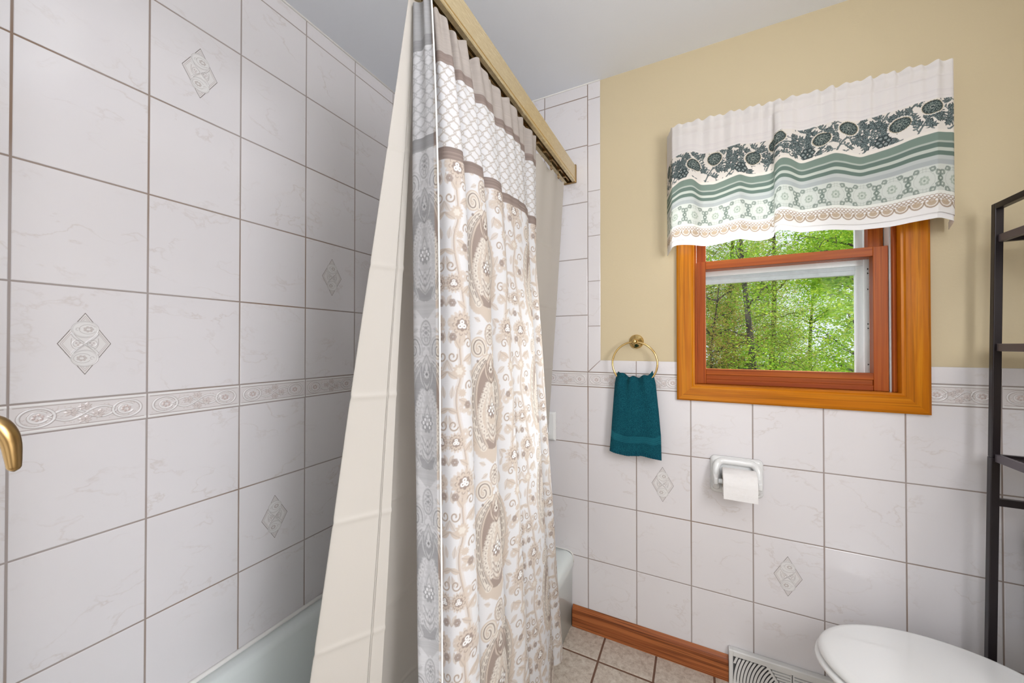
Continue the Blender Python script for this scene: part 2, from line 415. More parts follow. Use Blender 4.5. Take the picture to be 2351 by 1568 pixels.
def diamond_canvas():
    W, H = 0.086, 0.142; k = Canvas(W, H, 0.0007, (0.75, 0.74, 0.73)); cu, cv = W/2, H/2; c2 = (0.34, 0.30, 0.29); hw, hh = .0405, .0690
    d = lambda s: [(cu-hw*s, cv), (cu, cv-hh*s), (cu+hw*s, cv), (cu, cv+hh*s)]
    k.fill(d(.98), (0.745, 0.725, 0.715))
    k.stroke(d(1)+d(1)[:1], .0014, (0.13, 0.10, 0.09))
    k.stroke(d(.90)+d(.90)[:1], .0009, (0.50, 0.42, 0.41)); k.stroke(d(.83)+d(.83)[:1], .0006, (0.45, 0.40, 0.39))
    cl = (0.76, 0.75, 0.74)
    for sg in (1, -1):
        v = cv+sg*.0325
        k.flower(cu, v, .0192, 1, 0, cl, sx=1.13, dh=.0004)
        k.stroke(arc(cu, v, .0185, 0, 360, 40, 1.13), .0010, (0.46, 0.43, 0.42), .9, dh=.0012); k.stroke(arc(cu, v, .0165, 0, 360, 40, 1.13), .0006, c2, .6, dh=.0010)
        k.stroke(arc(cu+sg*.004, v, .0105, 30, 330, 26, 1.25), .0009, c2, .7, dh=.0010)
        for q in range(7):
            a = q*51; uu, vv = cu+sg*.005+.0058*math.cos(R(a)), v+.0045*math.sin(R(a))
            k.flower(uu, vv, .0027, 5, .3, (0.58, 0.54, 0.52), dh=.0006); k.stroke(arc(uu, vv, .002, a, a+220, 8), .0006, (0.38, 0.33, 0.32), .8)
        k.stroke(arc(cu-sg*.011, v, .003, 0, 270, 10), .0007, c2, .8)
    for p in (bez((cu-.019, cv+.022), (cu-.012, cv+.004), (cu+.010, cv-.004), (cu+.019, cv-.022)), bez((cu+.019, cv+.022), (cu+.012, cv+.004), (cu-.010, cv-.004), (cu-.019, cv-.022))):
        k.stroke(p, .0042, cl, dh=.0012); k.stroke(p+[.002, .0008], .0007, c2, .8); k.stroke(p-[.002, .0008], .0007, c2, .8)
    for sg in (1, -1):
        k.stroke(arc(cu+sg*.0105, cv, .0080, 0, 360, 24, 1, ), .0009, c2, .7, dh=.001)
        k.stroke(bez((cu+sg*.02, cv+.012), (cu+sg*.022, cv), (cu+sg*.02, cv-.01), (cu+sg*.014, cv-.012)), .0009, c2, .8)
        for a in (30, 150, 270): k.flower(cu+sg*.0105+.003*math.cos(R(a)), cv+.003*math.sin(R(a)), .0022, 5, .3, (0.55, 0.50, 0.49))
    return k
DIA = diamond_canvas()

# left wall: u = Y, v = Z, out = +X
YL, WL = 0.2029, 0.2079
fnL = lambda u, v, d: (-A_+d-.0016, u, v)
bm = bmesh.new()
polys = []
for z0, z1 in rows_z():
    for i in range(-1, 7):
        u0, u1 = YL+i*WL+G, min(YL+(i+1)*WL-G, B_-.001)
        if u1-u0 > .01 and z1 > .28: polys.append(rect(max(u0, .07), u1, max(z0, .27), z1))
tiles_mesh(bm, polys, fnL, seed=4)
box(bm, -A_-.10, -A_-.0010, YREAR-.1, B_+.11, 0, CEILZ, 1)
wl = bm_obj('wall_left', bm, [TILE, GROUT]); tag(wl, kind='structure')
kb = border_canvas(WL-2*G)
meL = relief_mesh('border_tile', kb, lambda U, V, H: np.stack([H, U, V], -1), base=0.0)
meL.materials.append(PRINT_GLAZE)
def child(name, me, parent, loc):
    o = bpy.data.objects.new(name, me); COL.objects.link(o); o.parent = parent; o.location = loc; return o
for i in range(-1, 7):
    y = YL+i*WL+G
    if y+WL > B_: continue
    child('border_tile', meL, wl, (-A_+.0002, y, ZB+G))
kbs = border_canvas(B_-(YL+6*WL)-2*G)
meS = relief_mesh('border_tile', kbs, lambda U, V, H: np.stack([H, U, V], -1)); meS.materials.append(PRINT_GLAZE)
child('border_tile', meS, wl, (-A_+.0002, YL+6*WL+G, ZB+G))
meD = relief_mesh('diamond_inlay', DIA, lambda U, V, H: np.stack([H, U-.043, V-.071], -1), only_mask=True); meD.materials.append(PRINT_GLAZE)
for y, z in ((.3057, 1.2443), (.516, 1.9965), (.9310, 1.496), (.7241, .6815)):
    o = child('diamond_inlay', meD, wl, (-A_+.0005, y, z))

# far wall: u = X, v = Z, out = -Y
XF, WF = -0.4238, 0.20242
fnF = lambda u, v, d: (u, B_-d+.0016, v)
OX0, OX1, OZ0, OZ1 = -0.0100, 0.5810, 1.0835, 1.9450        # window opening
hx0, hx1, hz0 = -.045, .62, 1.05                             # what the casing covers
bm = bmesh.new(); polys = []
def add_clip(u0, u1, v0, v1): polys.append(rect(u0, u1, v0, v1))
for z0, z1 in rows_z():
    below = z1 < ZB
    for i in range(-4, 8 if below else 0):
        u0, u1 = max(XF+i*WF+G, -A_), min(XF+(i+1)*WF-G, XR)
        if u1-u0 < .01: continue
        if u0 < -.5 and z1 < .3: continue
        add_clip(u0, u1, max(z0, .001), z1)
zs = [CEILZ, 2.3202, 2.1152, 1.9142, 1.7174, 1.519, 1.3228]
XT = -0.3685; ZC = 1.1740
for a, b in zip(zs, zs[1:]): polys.append(rect(XF+G, XT, b+G*.6, a-G*.6))
polys.append([(XF+G, ZT+G*2.2), (XT, ZC+.0008), (XT, 1.3228-G*.6), (XF+G, 1.3228-G*.6)])
polys.append([(XF+G*2.2, ZT+G), (XF+WF-G*.6, ZT+G), (XF+WF-G*.6, ZC), (XT+.0008, ZC)])
polys.append(rect(XF+WF+G*.6, hx0, ZT+G, ZC)); polys.append(rect(hx1, XF+6*WF-G, ZT+G, ZC)); polys.append(rect(XF+6*WF+G, XR, ZT+G, ZC))
tiles_mesh(bm, polys, fnF, seed=8, th=.0018)
yb = B_+.0010; yw = B_+.0040; yo = B_+.125
# grout backing (below the border and the tub column) and painted backing, both around the opening
for (x0, x1, z0, z1, yy, mi) in ((-A_-.1, XF+.01, 0, CEILZ, yb, 1), (XF+.01, XT-.003, ZC-.003, CEILZ, yb, 1), (XF+.01, OX0, 0, ZC-.003, yb, 1), (OX0, OX1, 0, OZ0, yb, 1), (OX1, XR+.1, 0, ZC-.003, yb, 1),
                                 (XT-.003, OX0, ZC-.003, CEILZ, yw, 2), (OX0, OX1, OZ1, CEILZ, yw, 2), (OX1, XR+.1, ZC-.003, CEILZ, yw, 2)):
    box(bm, x0, x1, yy, yo, z0, z1, mi)
wf = bm_obj('wall_far', bm, [TILE, GROUT, YELLOW]); tag(wf, kind='structure')
meF = relief_mesh('border_tile', border_canvas(WF-2*G), lambda U, V, H: np.stack([U, -H, V], -1)); meF.materials.append(PRINT_GLAZE)
for i in (-3, -2, -1, 0):
    child('border_tile', meF, wf, (XF+i*WF+G, B_-.0002, ZB+G))
meF2 = relief_mesh('border_tile', border_canvas(hx0-(XF+WF)-2*G), lambda U, V, H: np.stack([U, -H, V], -1)); meF2.materials.append(PRINT_GLAZE)
child('border_tile', meF2, wf, (XF+WF+G, B_-.0002, ZB+G))
meF3 = relief_mesh('border_tile', border_canvas(XF+6*WF-hx1-2*G), lambda U, V, H: np.stack([U, -H, V], -1)); meF3.materials.append(PRINT_GLAZE)
child('border_tile', meF3, wf, (hx1+G, B_-.0002, ZB+G)); child('border_tile', meF, wf, (XF+6*WF+G, B_-.0002, ZB+G))
meDF = relief_mesh('diamond_inlay', DIA, lambda U, V, H: np.stack([U-.043, -H, V-.071], -1), only_mask=True); meDF.materials.append(PRINT_GLAZE)
for x, z in ((-.1210, .6820), (.2850, .4305)): child('diamond_inlay', meDF, wf, (x, B_-.0007, z))

bm = bmesh.new(); box(bm, -A_-.1, XR+.1, YREAR-.1, B_+.11, CEILZ, CEILZ+.1); tag(bm_obj('ceiling', bm, CEIL), kind='structure')
bm = bmesh.new(); box(bm, XR, XR+.1, YREAR-.1, B_+.0, 0, CEILZ); tag(bm_obj('wall_right', bm, YELLOW), kind='structure')
bm = bmesh.new(); box(bm, -A_, XR, YREAR-.1, YREAR, 0, CEILZ); tag(bm_obj('wall_rear', bm, REARW), kind='structure')
bm = bmesh.new(); box(bm, -A_, -.55, -.02, .072, 0, CEILZ); tag(bm_obj('wall_stub', bm, REARW), kind='structure')
# caulk bead where the tiles meet the ceiling
bm = bmesh.new(); tube(bm, [(-A_+.002, .08, CEILZ-.001), (-A_+.002, B_, CEILZ-.001)], .004, 6); tube(bm, [(-A_, B_-.002, CEILZ-.001), (-.369, B_-.002, CEILZ-.001)], .0035, 6)
tag(bm_obj('trim_1', bm, CAULK, smooth=True), kind='structure')

# floor
def m_floor():
    m = NM('stone_floor_tile', 0.35); uv = m.coord('UV')
    n = m.noise(uv, 48, 8, .78, .4); n2 = m.noise(uv, 9, 3)
    c = m.ramp(n, [(0.34, (0.34, 0.275, 0.215)), (0.5, (0.56, 0.49, 0.41)), (0.64, (0.70, 0.655, 0.57))])
    m.base(m.mix(m.math('MULTIPLY', n2, .35), c, (0.47, 0.38, 0.30))); m.bump(n, 0.12, 0.001); return m.m
FLOORT = m_floor()
FGROUT = m_plain('brown_floor_grout', (0.16, 0.085, 0.055), 0.9)
bm = bmesh.new(); P = []
FX, FY, FW = -.348, 1.4435, .2025; g = .0032
for i in range(-2, 8):
    for j in range(-13, 2):
        u0, u1 = max(FX+(i-1)*FW+g, -.55), min(FX+i*FW-g, XR); v0, v1 = max(FY+(j-1)*FW+g, YREAR), min(FY+j*FW-g, B_)
        if u1-u0 > .01 and v1-v0 > .01: P.append(rect(u0, u1, v0, v1))
tiles_mesh(bm, P, lambda u, v, d: (u, v, d-.002), th=.002, bev=.003, seed=3)
box(bm, -A_-.1, XR+.1, YREAR-.1, B_+.11, -.1, -.0012, 1)
tag(bm_obj('floor', bm, [FLOORT, FGROUT]), kind='structure')

# baseboard
bm = bmesh.new()
prism(bm, [(B_-.0012, 0), (B_-.0155, 0), (B_-.0155, .070), (B_-.0125, .078), (B_-.006, .084), (B_-.0012, .0915)], lambda u, v, d: (d, u, v), -.4925, .1035)
tag(bm_obj('baseboard_far', bm, OAK, bevel=.001), kind='structure')

# ------------------------------------------------------------------ window
win = empty('window_1', (0.2855, B_, OZ0), kind='structure')
cw = .057; yf = B_-.018
prof = [(0, 0), (cw, 0), (cw, .012), (cw-.006, .017), (.004, .018), (0, .014)]   # across casing from the inner edge, depth out
def casing_side(name, p0, p1, q0, q1, mat):
    """p inner corners, q outer corners in XZ"""
    bm = bmesh.new(); loops = []
    for a, b in ((p0, q0), (p1, q1)):
        loops.append([(a[0]+(b[0]-a[0])*u/cw, B_+.003-(d+.003 if d > 0 else 0), a[1]+(b[1]-a[1])*u/cw) for u, d in prof])
    loft(bm, loops); return bm_obj(name, bm, mat, win)
i0, i1, i2, i3 = (OX0, OZ0), (OX1, OZ0), (OX1, OZ1), (OX0, OZ1)
o0, o1, o2, o3 = (OX0-cw, OZ0-cw), (OX1+cw+.004, OZ0-cw), (OX1+cw+.004, OZ1+cw), (OX0-cw, OZ1+cw)
casing_side('casing', i0, i1, o0, o1, PINE_X); casing_side('casing', i1, i2, o1, o2, PINE_Z)
casing_side('casing', i2, i3, o2, o3, PINE_X); casing_side('casing', i3, i0, o3, o0, PINE_Z)
bm = bmesh.new(); yj0, yj1 = B_-.014, B_+.124; th = .006
box(bm, OX0-.0, OX0+th, yj0, yj1, OZ0, OZ1); box(bm, OX1-th, OX1, yj0, yj1, OZ0, OZ1)
bm_obj('jamb', bm, PINE_Z, win)
bm = bmesh.new(); box(bm, OX0+th, OX1-th, yj0, B_+.10, OZ0-.0005, OZ0+th); box(bm, OX0+th, OX1-th, yj0, yj1, OZ1-th, OZ1)
bm_obj('jamb', bm, PINE_X, win)
# inner stops
bm = bmesh.new()
for x0, x1 in ((OX0+th, OX0+.013), (.5655, OX1-th)):
    box(bm, x0, x1, B_+.012, B_+.026, OZ0+th, OZ1-th)
bm_obj('stop', bm, SASH_Z, win, bevel=.0015)
bm = bmesh.new(); box(bm, .5625, OX1-th, B_+.028, B_+.120, OZ0+th, OZ1-th); box(bm, OX0+th, OX0+.0125, B_+.028, B_+.120, OZ0+th, OZ1-th)
bm_obj('jamb_liner', bm, VINYL, win)
def m_glass():
    m = bpy.data.materials.new('window_glass'); m.use_nodes = True; t = m.node_tree; t.nodes.clear()
    o = t.nodes.new('ShaderNodeOutputMaterial'); tr = t.nodes.new('ShaderNodeBsdfTransparent'); gl = t.nodes.new('ShaderNodeBsdfGlossy'); mx = t.nodes.new('ShaderNodeMixShader'); fr = t.nodes.new('ShaderNodeFresnel')
    tr.inputs[0].default_value = (.97, .985, .98, 1); gl.inputs['Roughness'].default_value = 0.0; fr.inputs[0].default_value = 1.08
    t.links.new(fr.outputs[0], mx.inputs[0]); t.links.new(tr.outputs[0], mx.inputs[1]); t.links.new(gl.outputs[0], mx.inputs[2]); t.links.new(mx.outputs[0], o.inputs[0]); return m
GLASS = m_glass()
def sash(name, x0, x1, z0, z1, y0, y1, sl, sr, rt, rb, mz, mx_, groove=False):
    """stiles, rails, pane; returns the sash empty"""
    e = empty(name, (0, 0, 0), parent=win); e.location = Vector((x0, y0, z0))-win.location
    bm = bmesh.new(); box(bm, x0, x0+sl, y0, y1, z0, z1); box(bm, x1-sr, x1, y0, y1, z0, z1); bm_obj('stile', bm, mz, e, bevel=.0012)
    bm = bmesh.new(); box(bm, x0+sl, x1-sr, y0, y1, z1-rt, z1); bm_obj('rail', bm, mx_, e, bevel=.0012)
    bm = bmesh.new()
    if groove:
        h = rb
        box(bm, x0+sl, x1-sr, y0, y1, z0+h*.62, z0+h); box(bm, x0+sl, x1-sr, y0+.006, y1, z0+h*.30, z0+h*.62); box(bm, x0+sl, x1-sr, y0+.003, y1, z0, z0+h*.30)
    else: box(bm, x0+sl, x1-sr, y0, y1, z0, z0+rb)
    bm_obj('rail', bm, mx_, e, bevel=.0012)
    bm = bmesh.new(); yc = (y0+y1)/2; box(bm, x0+sl-.002, x1-sr+.002, yc-.0015, yc+.0015, z0+rb-.002, z1-rt+.002); bm_obj('glass_pane', bm, GLASS, e)
    return e
YS = B_+.028
sash('lower_sash', OX0+.0105, .5605, OZ0+.0065, 1.5655, YS, YS+.032, .0345, .037, .0305, .0575, SASH_Z, SASH_X, True)
sash('upper_sash', OX0+.0105, .5605, 1.536, OZ1-.006, YS+.035, YS+.064, .0365, .0385, .04, .026, SASH_Z, SASH_X)
# storm window outside: white frame, aluminium screen rail
st = empty('storm_window', (0, 0, 0), parent=win); st.location = Vector((OX0, B_+.10, OZ0))-win.location
bm = bmesh.new(); ya, yb_ = B_+.10, B_+.122
box(bm, OX0+.0125, OX0+.028, ya, yb_, OZ0+.006, OZ1-.006); box(bm, .502, .5625, ya+.008, yb_, OZ0+.006, OZ1-.006)
box(bm, .522, .5625, ya-.004, ya+.008, OZ0+.006, OZ1-.006)
box(bm, OX0+.028, .502, ya, yb_, OZ1-.03, OZ1-.006); box(bm, OX0+.028, .502, ya, yb_, OZ0+.002, OZ0+.016); box(bm, OX0+.028, .522, ya, yb_, 1.518, 1.556)
bm_obj('storm_frame', bm, VINYL, st, bevel=.001)
bm = bmesh.new(); box(bm, OX0+.028, .502, ya+.006, yb_+.004, 1.488, 1.518); box(bm, OX0+.028, .502, ya+.002, ya+.006, 1.503, 1.507)
bm_obj('screen_rail', bm, ALU, st)
bm = bmesh.new()
for z in (1.50, 1.485, 1.43, 1.31, 1.295, 1.17):
    prism(bm, [(0, 0), (.004, .003), (0, .007)], lambda u, v, d: (.530+u, d, z+v), ya-.0052, ya-.004)
bm_obj('weep_notch', bm, DARK, st)
bm = bmesh.new(); box(bm, .24, .36, YS+.010, YS+.026, 1.5656, 1.568); bm_obj('sash_lift', bm, SASH_X, win, bevel=.001)

# ------------------------------------------------------------------ curtain track
rod = empty('curtain_track', (-.50, .83, 1.965), 'brushed gold box curtain track below the ceiling carrying the shower curtain', 'curtain rod')
RX0, RX1, RZ0, RZ1 = -.528, -.4755, 1.9655, 2.0400
bm = bmesh.new()
pr_ = [(RX0, RZ0), (RX0+.014, RZ0), (RX0+.014, RZ0+.003), (RX0+.003, RZ0+.006), (RX0+.003, RZ1-.004), (RX1-.003, RZ1-.004), (RX1-.003, RZ0+.006), (RX1-.014, RZ0+.003), (RX1-.014, RZ0), (RX1-.002, RZ0), (RX1, RZ0+.003), (RX1, RZ1-.004), (RX1-.004, RZ1), (RX0+.004, RZ1), (RX0, RZ1-.004)]
prism(bm, pr_, lambda u, v, d: (u, d, v), .0725, B_-.010)
bm_obj('channel', bm, GOLD, rod)
bm = bmesh.new(); box(bm, RX1-.0002, RX1+.0010, .0725, B_-.010, RZ0+.008, RZ0+.0105); bm_obj('bead', bm, BRASS, rod)
for y0, y1 in ((B_-.012, B_-.0010), (.0725, .084)):
    bm = bmesh.new(); box(bm, RX0-.003, RX1+.003, y0, y1, RZ0-.003, RZ1+.003); bm_obj('end_bracket', bm, ABRASS, rod, bevel=.002)
bm = bmesh.new()
box(bm, -.505, -.499, .09, B_-.02, RZ0+.0042, RZ0+.0062); bm_obj('inner_rail', bm, ABRASS, rod)
for y in (.60, .68, .80, .95, 1.10, 1.20, 1.27, 1.34, 1.43, 1.50):
    bm = bmesh.new(); box(bm, -.508, -.494, y-.006, y+.006, RZ0-.006, RZ0+.005); bm_obj('glider', bm, ABRASS, rod, bevel=.001)

# ------------------------------------------------------------------ shower curtain print
WHT = (0.71, 0.71, 0.72); TAN = (0.60, 0.52, 0.445); TAUPE = (0.34, 0.275, 0.24); BRN = (0.17, 0.12, 0.10); CRM = (0.70, 0.655, 0.59)
def paisley_tile():
    """half repeat .165 x .325, mirrored about u = 0"""
    k = Canvas(.128, .325, .0007, WHT)
    g_ = lambda u: np.where(np.asarray(u) <= .09, np.asarray(u)*.68, .0612+(np.asarray(u)-.09)*.89)
    def mp(pts): p = np.array(pts, float); p[:, 0] = g_(p[:, 0]); return p
    def wrap(fn, *a, **kw):     # draw with vertical wrap
        for dv in (-.325, 0, .325): fn(dv, *a, **kw)
    def F(pts, col, al=1): wrap(lambda dv: k.fill(mp(pts)+[0, dv], col, al))
    def S(pts, w_, col, al=1, taper=False): wrap(lambda dv: k.stroke(mp(pts)+[0, dv], w_, col, al, taper=taper))
    def FL(u, v, r, n, amp, col, al=1, ph=0, sx=1): wrap(lambda dv: k.flower(float(g_(u)), v+dv, r, n, amp, col, al, ph, sx*(.8 if u < .09 else 1)))
    # pale scalloped ground behind the big motif
    for a in range(-90, 91, 9): FL(.036+.046*math.cos(R(a)), .112+.098*math.sin(R(a)), .0135, 6, .2, TAN, .85)
    for t_ in np.linspace(0, 1, 9): FL(.030*(1-t_)+.004, .020-.020*t_, .015, 6, .2, TAN, .85)
    # dark ground enclosed by the two crescents
    body = np.concatenate([[(0, .205)], bez((.012, .222), (.074, .202), (.092, .110), (.040, .030)), bez((.040, .030), (.026, .022), (.012, .018), (0, .018))])
    F(body, TAUPE)
    outer = bez((.014, .228), (.078, .205), (.096, .110), (.040, .026), 40)
    S(outer, .0215, TAN); S(outer, .0165, CRM); S(outer+[.0102, 0], .0014, BRN, .75); S(outer-[.0085, 0], .0014, BRN, .85)
    for i in range(2, 38, 3): S([outer[i]-[.003, 0], outer[min(i+2, 39)]-[.003, 0]], .0022, BRN, .8); S([outer[i]+[.004, .002], outer[min(i+1, 39)]+[.004, 0]], .0018, BRN, .65)
    mid = outer-[.0135, 0]; S(mid, .004, TAN); S(mid+[.002, 0], .0009, BRN, .6)
    FL(.040, .026, .008, 8, .2, CRM); S(arc(.040, .026, .0055, -180, 120, 14), .0012, BRN, .7)
    # scroll at the top
    sc = arc(.046, .250, .024, 205, -250, 44, 1, .006)
    S(sc, .015, TAN); S(sc, .009, CRM); S(sc, .0022, BRN, .85)
    FL(.050, .222, .0035, 1, 0, BRN, .7)
    # palmette core on the axis
    F(leafshape(0, .030, .160, .105, 90), TAN)
    for q in range(11):
        v = .052+q*.0115; u = .050*math.sin(PI*min(1, ((v-.030)/.160))**.8)*.98
        FL(u, v, .0085, 8, .22, CRM); S(arc(u, v, .0070, -100, 110, 10), .0011, TAUPE, .8); FL(u-.002, v, .0022, 1, 0, TAUPE, .8)
        FL(u*.5, v, .0070, 8, .22, CRM, .9); S(arc(u*.5, v, .0056, -60, 190, 9), .0010, TAUPE, .7)
    FL(0, .108, .020, 10, .3, TAUPE); F(leafshape(0, .098, .045, .020, 90), CRM); S(leafshape(0, .098, .045, .020, 90), .0012, BRN, .8)
    for u, v in ((0, .106), (.009, .100), (.014, .108), (0, .121), (.008, .114)): FL(u, v, .0047, 1, 0, BRN, .9); FL(u, v, .0034, 1, 0, (.88, .88, .87))
    for v in (.070, .055, .042): S(bez((0, v-.008), (.012, v-.004), (.016, v+.006), (.022, v+.012)), .003, TAUPE, .75); F(leafshape(.003, v, .015, .007, 30), CRM)
    F(leafshape(0, .075, .028, .014, -90), CRM); S(leafshape(0, .075, .028, .014, -90), .0010, BRN, .8); FL(0, .062, .0035, 4, .4, BRN, .8)
    # teardrop above and oval medallion higher up
    F(leafshape(0, .170, .070, .052, 90), TAN, .9); S(leafshape(0, .170, .070, .052, 90), .0016, TAUPE)
    F(leafshape(0, .180, .048, .032, 90), TAUPE); FL(0, .202, .009, 8, .3, CRM); FL(0, .202, .004, 4, .3, BRN); F(leafshape(0, .206, .020, .010, 90), CRM)
    S(bez((0, .170), (.010, .180), (.022, .192), (.018, .216)), .0022, BRN, .8)
    FL(0, .282, .026, 20, .06, TAN, .95, 0, .78); FL(0, .282, .021, 20, .04, CRM, 1, 0, .78); S(arc(0, .282, .024, -90, 90, 20, .78), .0013, TAUPE)
    for a in (-80, -40, 0, 40, 80): u, v = .011*math.cos(R(a)), .282+.013*math.sin(R(a)); S(arc(u, v, .0042, a, a+280, 10), .0015, TAUPE, .9)
    FL(0, .282, .0042, 4, .4, BRN, .8); FL(0, .292, .0035, 5, .3, TAUPE)
    for a in (50, 75): F(leafshape(.004, .309, .024, .009, a), TAN)
    F(leafshape(.004, .255, .020, .008, -35), TAN)
    # right column: flowers, stems and leaves
    st1 = bez((.120, .300), (.150, .260), (.118, .215), (.140, .170), 26); st2 = bez((.140, .170), (.155, .120), (.120, .070), (.120, -.025), 30)
    for u, v, L, w_, a in ((.118, .285, .034, .016, 200), (.100, .245, .030, .014, 250), (.155, .262, .026, .013, 80), (.108, .205, .030, .015, 215), (.152, .205, .028, .013, 60), (.104, .150, .030, .014, 240), (.156, .150, .026, .012, 100), (.100, .105, .032, .015, 200), (.156, .092, .024, .012, 75), (.092, .058, .034, .016, 215), (.098, .020, .032, .015, 150), (.152, .035, .026, .012, -60), (.088, .300, .026, .013, 120), (.074, .282, .024, .012, 60), (.030, .290, .022, .011, -20), (.036, .312, .022, .011, 20)):
        lf = leafshape(u, v, L, w_, a); F(lf, TAN, .65); S([lf[0], lf[13]], .0010, TAUPE, .6)
    for s_ in (st1, st2): S(s_, .013, TAN, .45)
    for u, v in ((.132, .268), (.108, .228), (.126, .130), (.108, .122), (.124, .075), (.108, .045), (.150, .305), (.096, .275)):
        for a in range(0, 360, 45): FL(u+.0075*math.cos(R(a)), v+.0075*math.sin(R(a)), .0050, 1, 0, TAN, .6)
    for s_ in (st1, st2): S(s_, .0042, TAN); S(s_+[.0016, 0], .0012, TAUPE, .9)
    def bloom(u, v, r):
        FL(u, v, r*1.25, 18, .25, TAN, .75); FL(u, v, r, 14, .34, TAN); FL(u, v, r*.58, 8, .2, TAUPE)
        for a in range(0, 360, 40): S(arc(u+r*.78*math.cos(R(a)), v+r*.78*math.sin(R(a)), r*.15, a-90, a+100, 7), .0015, TAUPE, .95)
        for a in (90, 210, 330): FL(u+r*.24*math.cos(R(a)), v+r*.24*math.sin(R(a)), r*.20, 1, 0, (.87, .87, .86)); FL(u+r*.24*math.cos(R(a)), v+r*.24*math.sin(R(a)), r*.07, 1, 0, TAUPE)
    bloom(.128, .300, .024); bloom(.146, .060, .017)
    FL(.136, .205, .015, 12, .3, TAN); FL(.136, .205, .008, 6, .3, CRM); FL(.130, .160, .009, 10, .35, TAN)
    for u, v, L, w_, a in ((.126, .225, .034, .014, 150), (.140, .190, .032, .013, 30), (.138, .148, .030, .014, 205), (.142, .120, .030, .012, 20), (.126, .040, .030, .013, 140), (.118, .010, .026, .012, 35), (.134, .250, .028, .011, 60), (.10, .315, .022, .010, 160)):
        lf = leafshape(u, v, L, w_, a); F(lf, TAN, .9); S([lf[0], lf[13]], .0010, TAUPE, .7)
    for u, v, a0 in ((.112, .262, 20), (.152, .235, 160), (.110, .175, -30), (.152, .095, 200), (.108, .075, 60)):
        sp = arc(u, v, .012, a0, a0+400, 26, 1, .003); S(sp, .0036, TAN); S(sp, .0013, BRN, .75)
    for u, v in ((.150, .275), (.116, .135), (.150, .020)):
        for a in range(0, 360, 60): FL(u+.005*math.cos(R(a)), v+.005*math.sin(R(a)), .0038, 1, 0, TAUPE, .8)
    return k.c
PTILE = paisley_tile()
def print_u(U, b):
    """distance from the motif axis; the pleats are sewn down so each starts at its own place in the print"""
    out = np.abs((U-(b[1]-.012)+.128) % .256-.128)                       # first pleat and the turned-out end
    c2 = (b[1]+b[2])/2
    out = np.where(U >= b[1], np.abs(U-c2), out)
    out = np.where(U >= b[2], np.abs(U-b[2]-.004), out)
    out = np.where(U >= b[3], np.abs((.066+U-b[3]+.128) % .256-.128), out)
    return out
def curtain_color(U, V, Z, u_axis):
    """U fabric width coordinate, Z height"""
    rs = np.random.RandomState(5)
    col = np.empty(U.shape+(3,), np.float32)
    # paisley body
    col[:] = 0
    for du in (-.00035, .00035):
        for dv in (-.00035, .00035):
            uu = print_u(U+du, u_axis); vv = (Z+dv-1.416+.108) % .325
            iu = np.clip((uu/.0007).astype(int), 0, PTILE.shape[1]-1); iv = np.clip((vv/.0007).astype(int), 0, PTILE.shape[0]-1)
            col += PTILE[iv, iu]/4
    # lattice
    lat = (Z > 1.649) & (Z < 1.829)
    P = .0275; PV = .0290; tw = .0007
    L = np.zeros(U.shape)
    kk = np.floor(U/(P/2))
    for dk in (-1, 0, 1, 2):
        k_ = kk+dk; c0 = k_*P/2+(P/4+.0030)*np.arcsin(.96*np.cos(2*PI*Z/PV+k_*PI))/1.287
        slope = (P/4+.003)*2*PI/PV*np.sin(2*PI*Z/PV+k_*PI)
        d = np.abs(U-c0)/np.sqrt(1+slope**2); L = np.maximum(L, np.clip(1.0-(d-tw)/.0014, 0, 1))
    lc = np.array(WHT)*(1-L[..., None]*.85)+np.array((.46, .41, .36))*L[..., None]*.85
    col = np.where(lat[..., None], lc, col)
    n = rs.rand(4000).astype(np.float32); streak = n[((Z*700).astype(int)) % 4000]*.5+n[((Z*260+np.floor(U*6)).astype(int)) % 4000]*.5
    dk = ((Z >= 1.622) & (Z <= 1.649)) | ((Z >= 1.829) & (Z <= 1.853))
    col = np.where(dk[..., None], np.array((.27, .215, .19))*(.80+.45*streak[..., None]), col)
    tp = Z > 1.853
    col = np.where(tp[..., None], np.array((.43, .385, .35))*(.93+.12*streak[..., None]), col)
    return col.astype(np.float32)
def spline(ctrl, n):
    """uniform Catmull-Rom through ctrl -> n points"""
    c = np.array(ctrl, float); c = np.vstack([2*c[0]-c[1], c, 2*c[-1]-c[-2]]); m = len(c)-3
    t = np.linspace(0, m-1e-6, n); i = t.astype(int); f = (t-i)[:, None]
    p0, p1, p2, p3 = c[i], c[i+1], c[i+2], c[i+3]
    return .5*((2*p1)+(-p0+p2)*f+(2*p0-5*p1+4*p2-p3)*f**2+(-p0+3*p1-3*p2+p3)*f**3)
def folds(flap, ys, xv, xr, a0=.012):
    """turned-out end, then rounded pleats between the valleys ys"""
    out = list(flap)
    for i, (y0, y1) in enumerate(zip(ys, ys[1:])):
        c, hw = (y0+y1)/2, (y1-y0)/2; d = (xr[i]-xv)
        out.append((xv, y0))
        for ph in (38, 74, 106, 142): out.append((xv+d*math.sin(R(ph))**.8, c-hw*1.10*math.cos(R(ph))))
    out += [(xv, ys[-1]), (xv-.006, ys[-1]-.012)]
    return out
K_TOP = folds([(-.462,.566),(-.485,.571),(-.511,.574),(-.515,.592)], [.606, .650, .735, .830, 1.06, 1.145], -.510, [-.476]*5)
K_MID = folds([(-.432,.553),(-.470,.556),(-.503,.560),(-.512,.582)], [.602, .670, .757, .843, 1.035, 1.095], -.503, [-.427, -.426, -.425, -.434, -.450])
K_BOT = folds([(-.430,.565),(-.455,.562),(-.478,.556),(-.482,.580)], [.608, .712, .842, .960, 1.155, 1.235], -.476, [-.417, -.416, -.416, -.421, -.430])
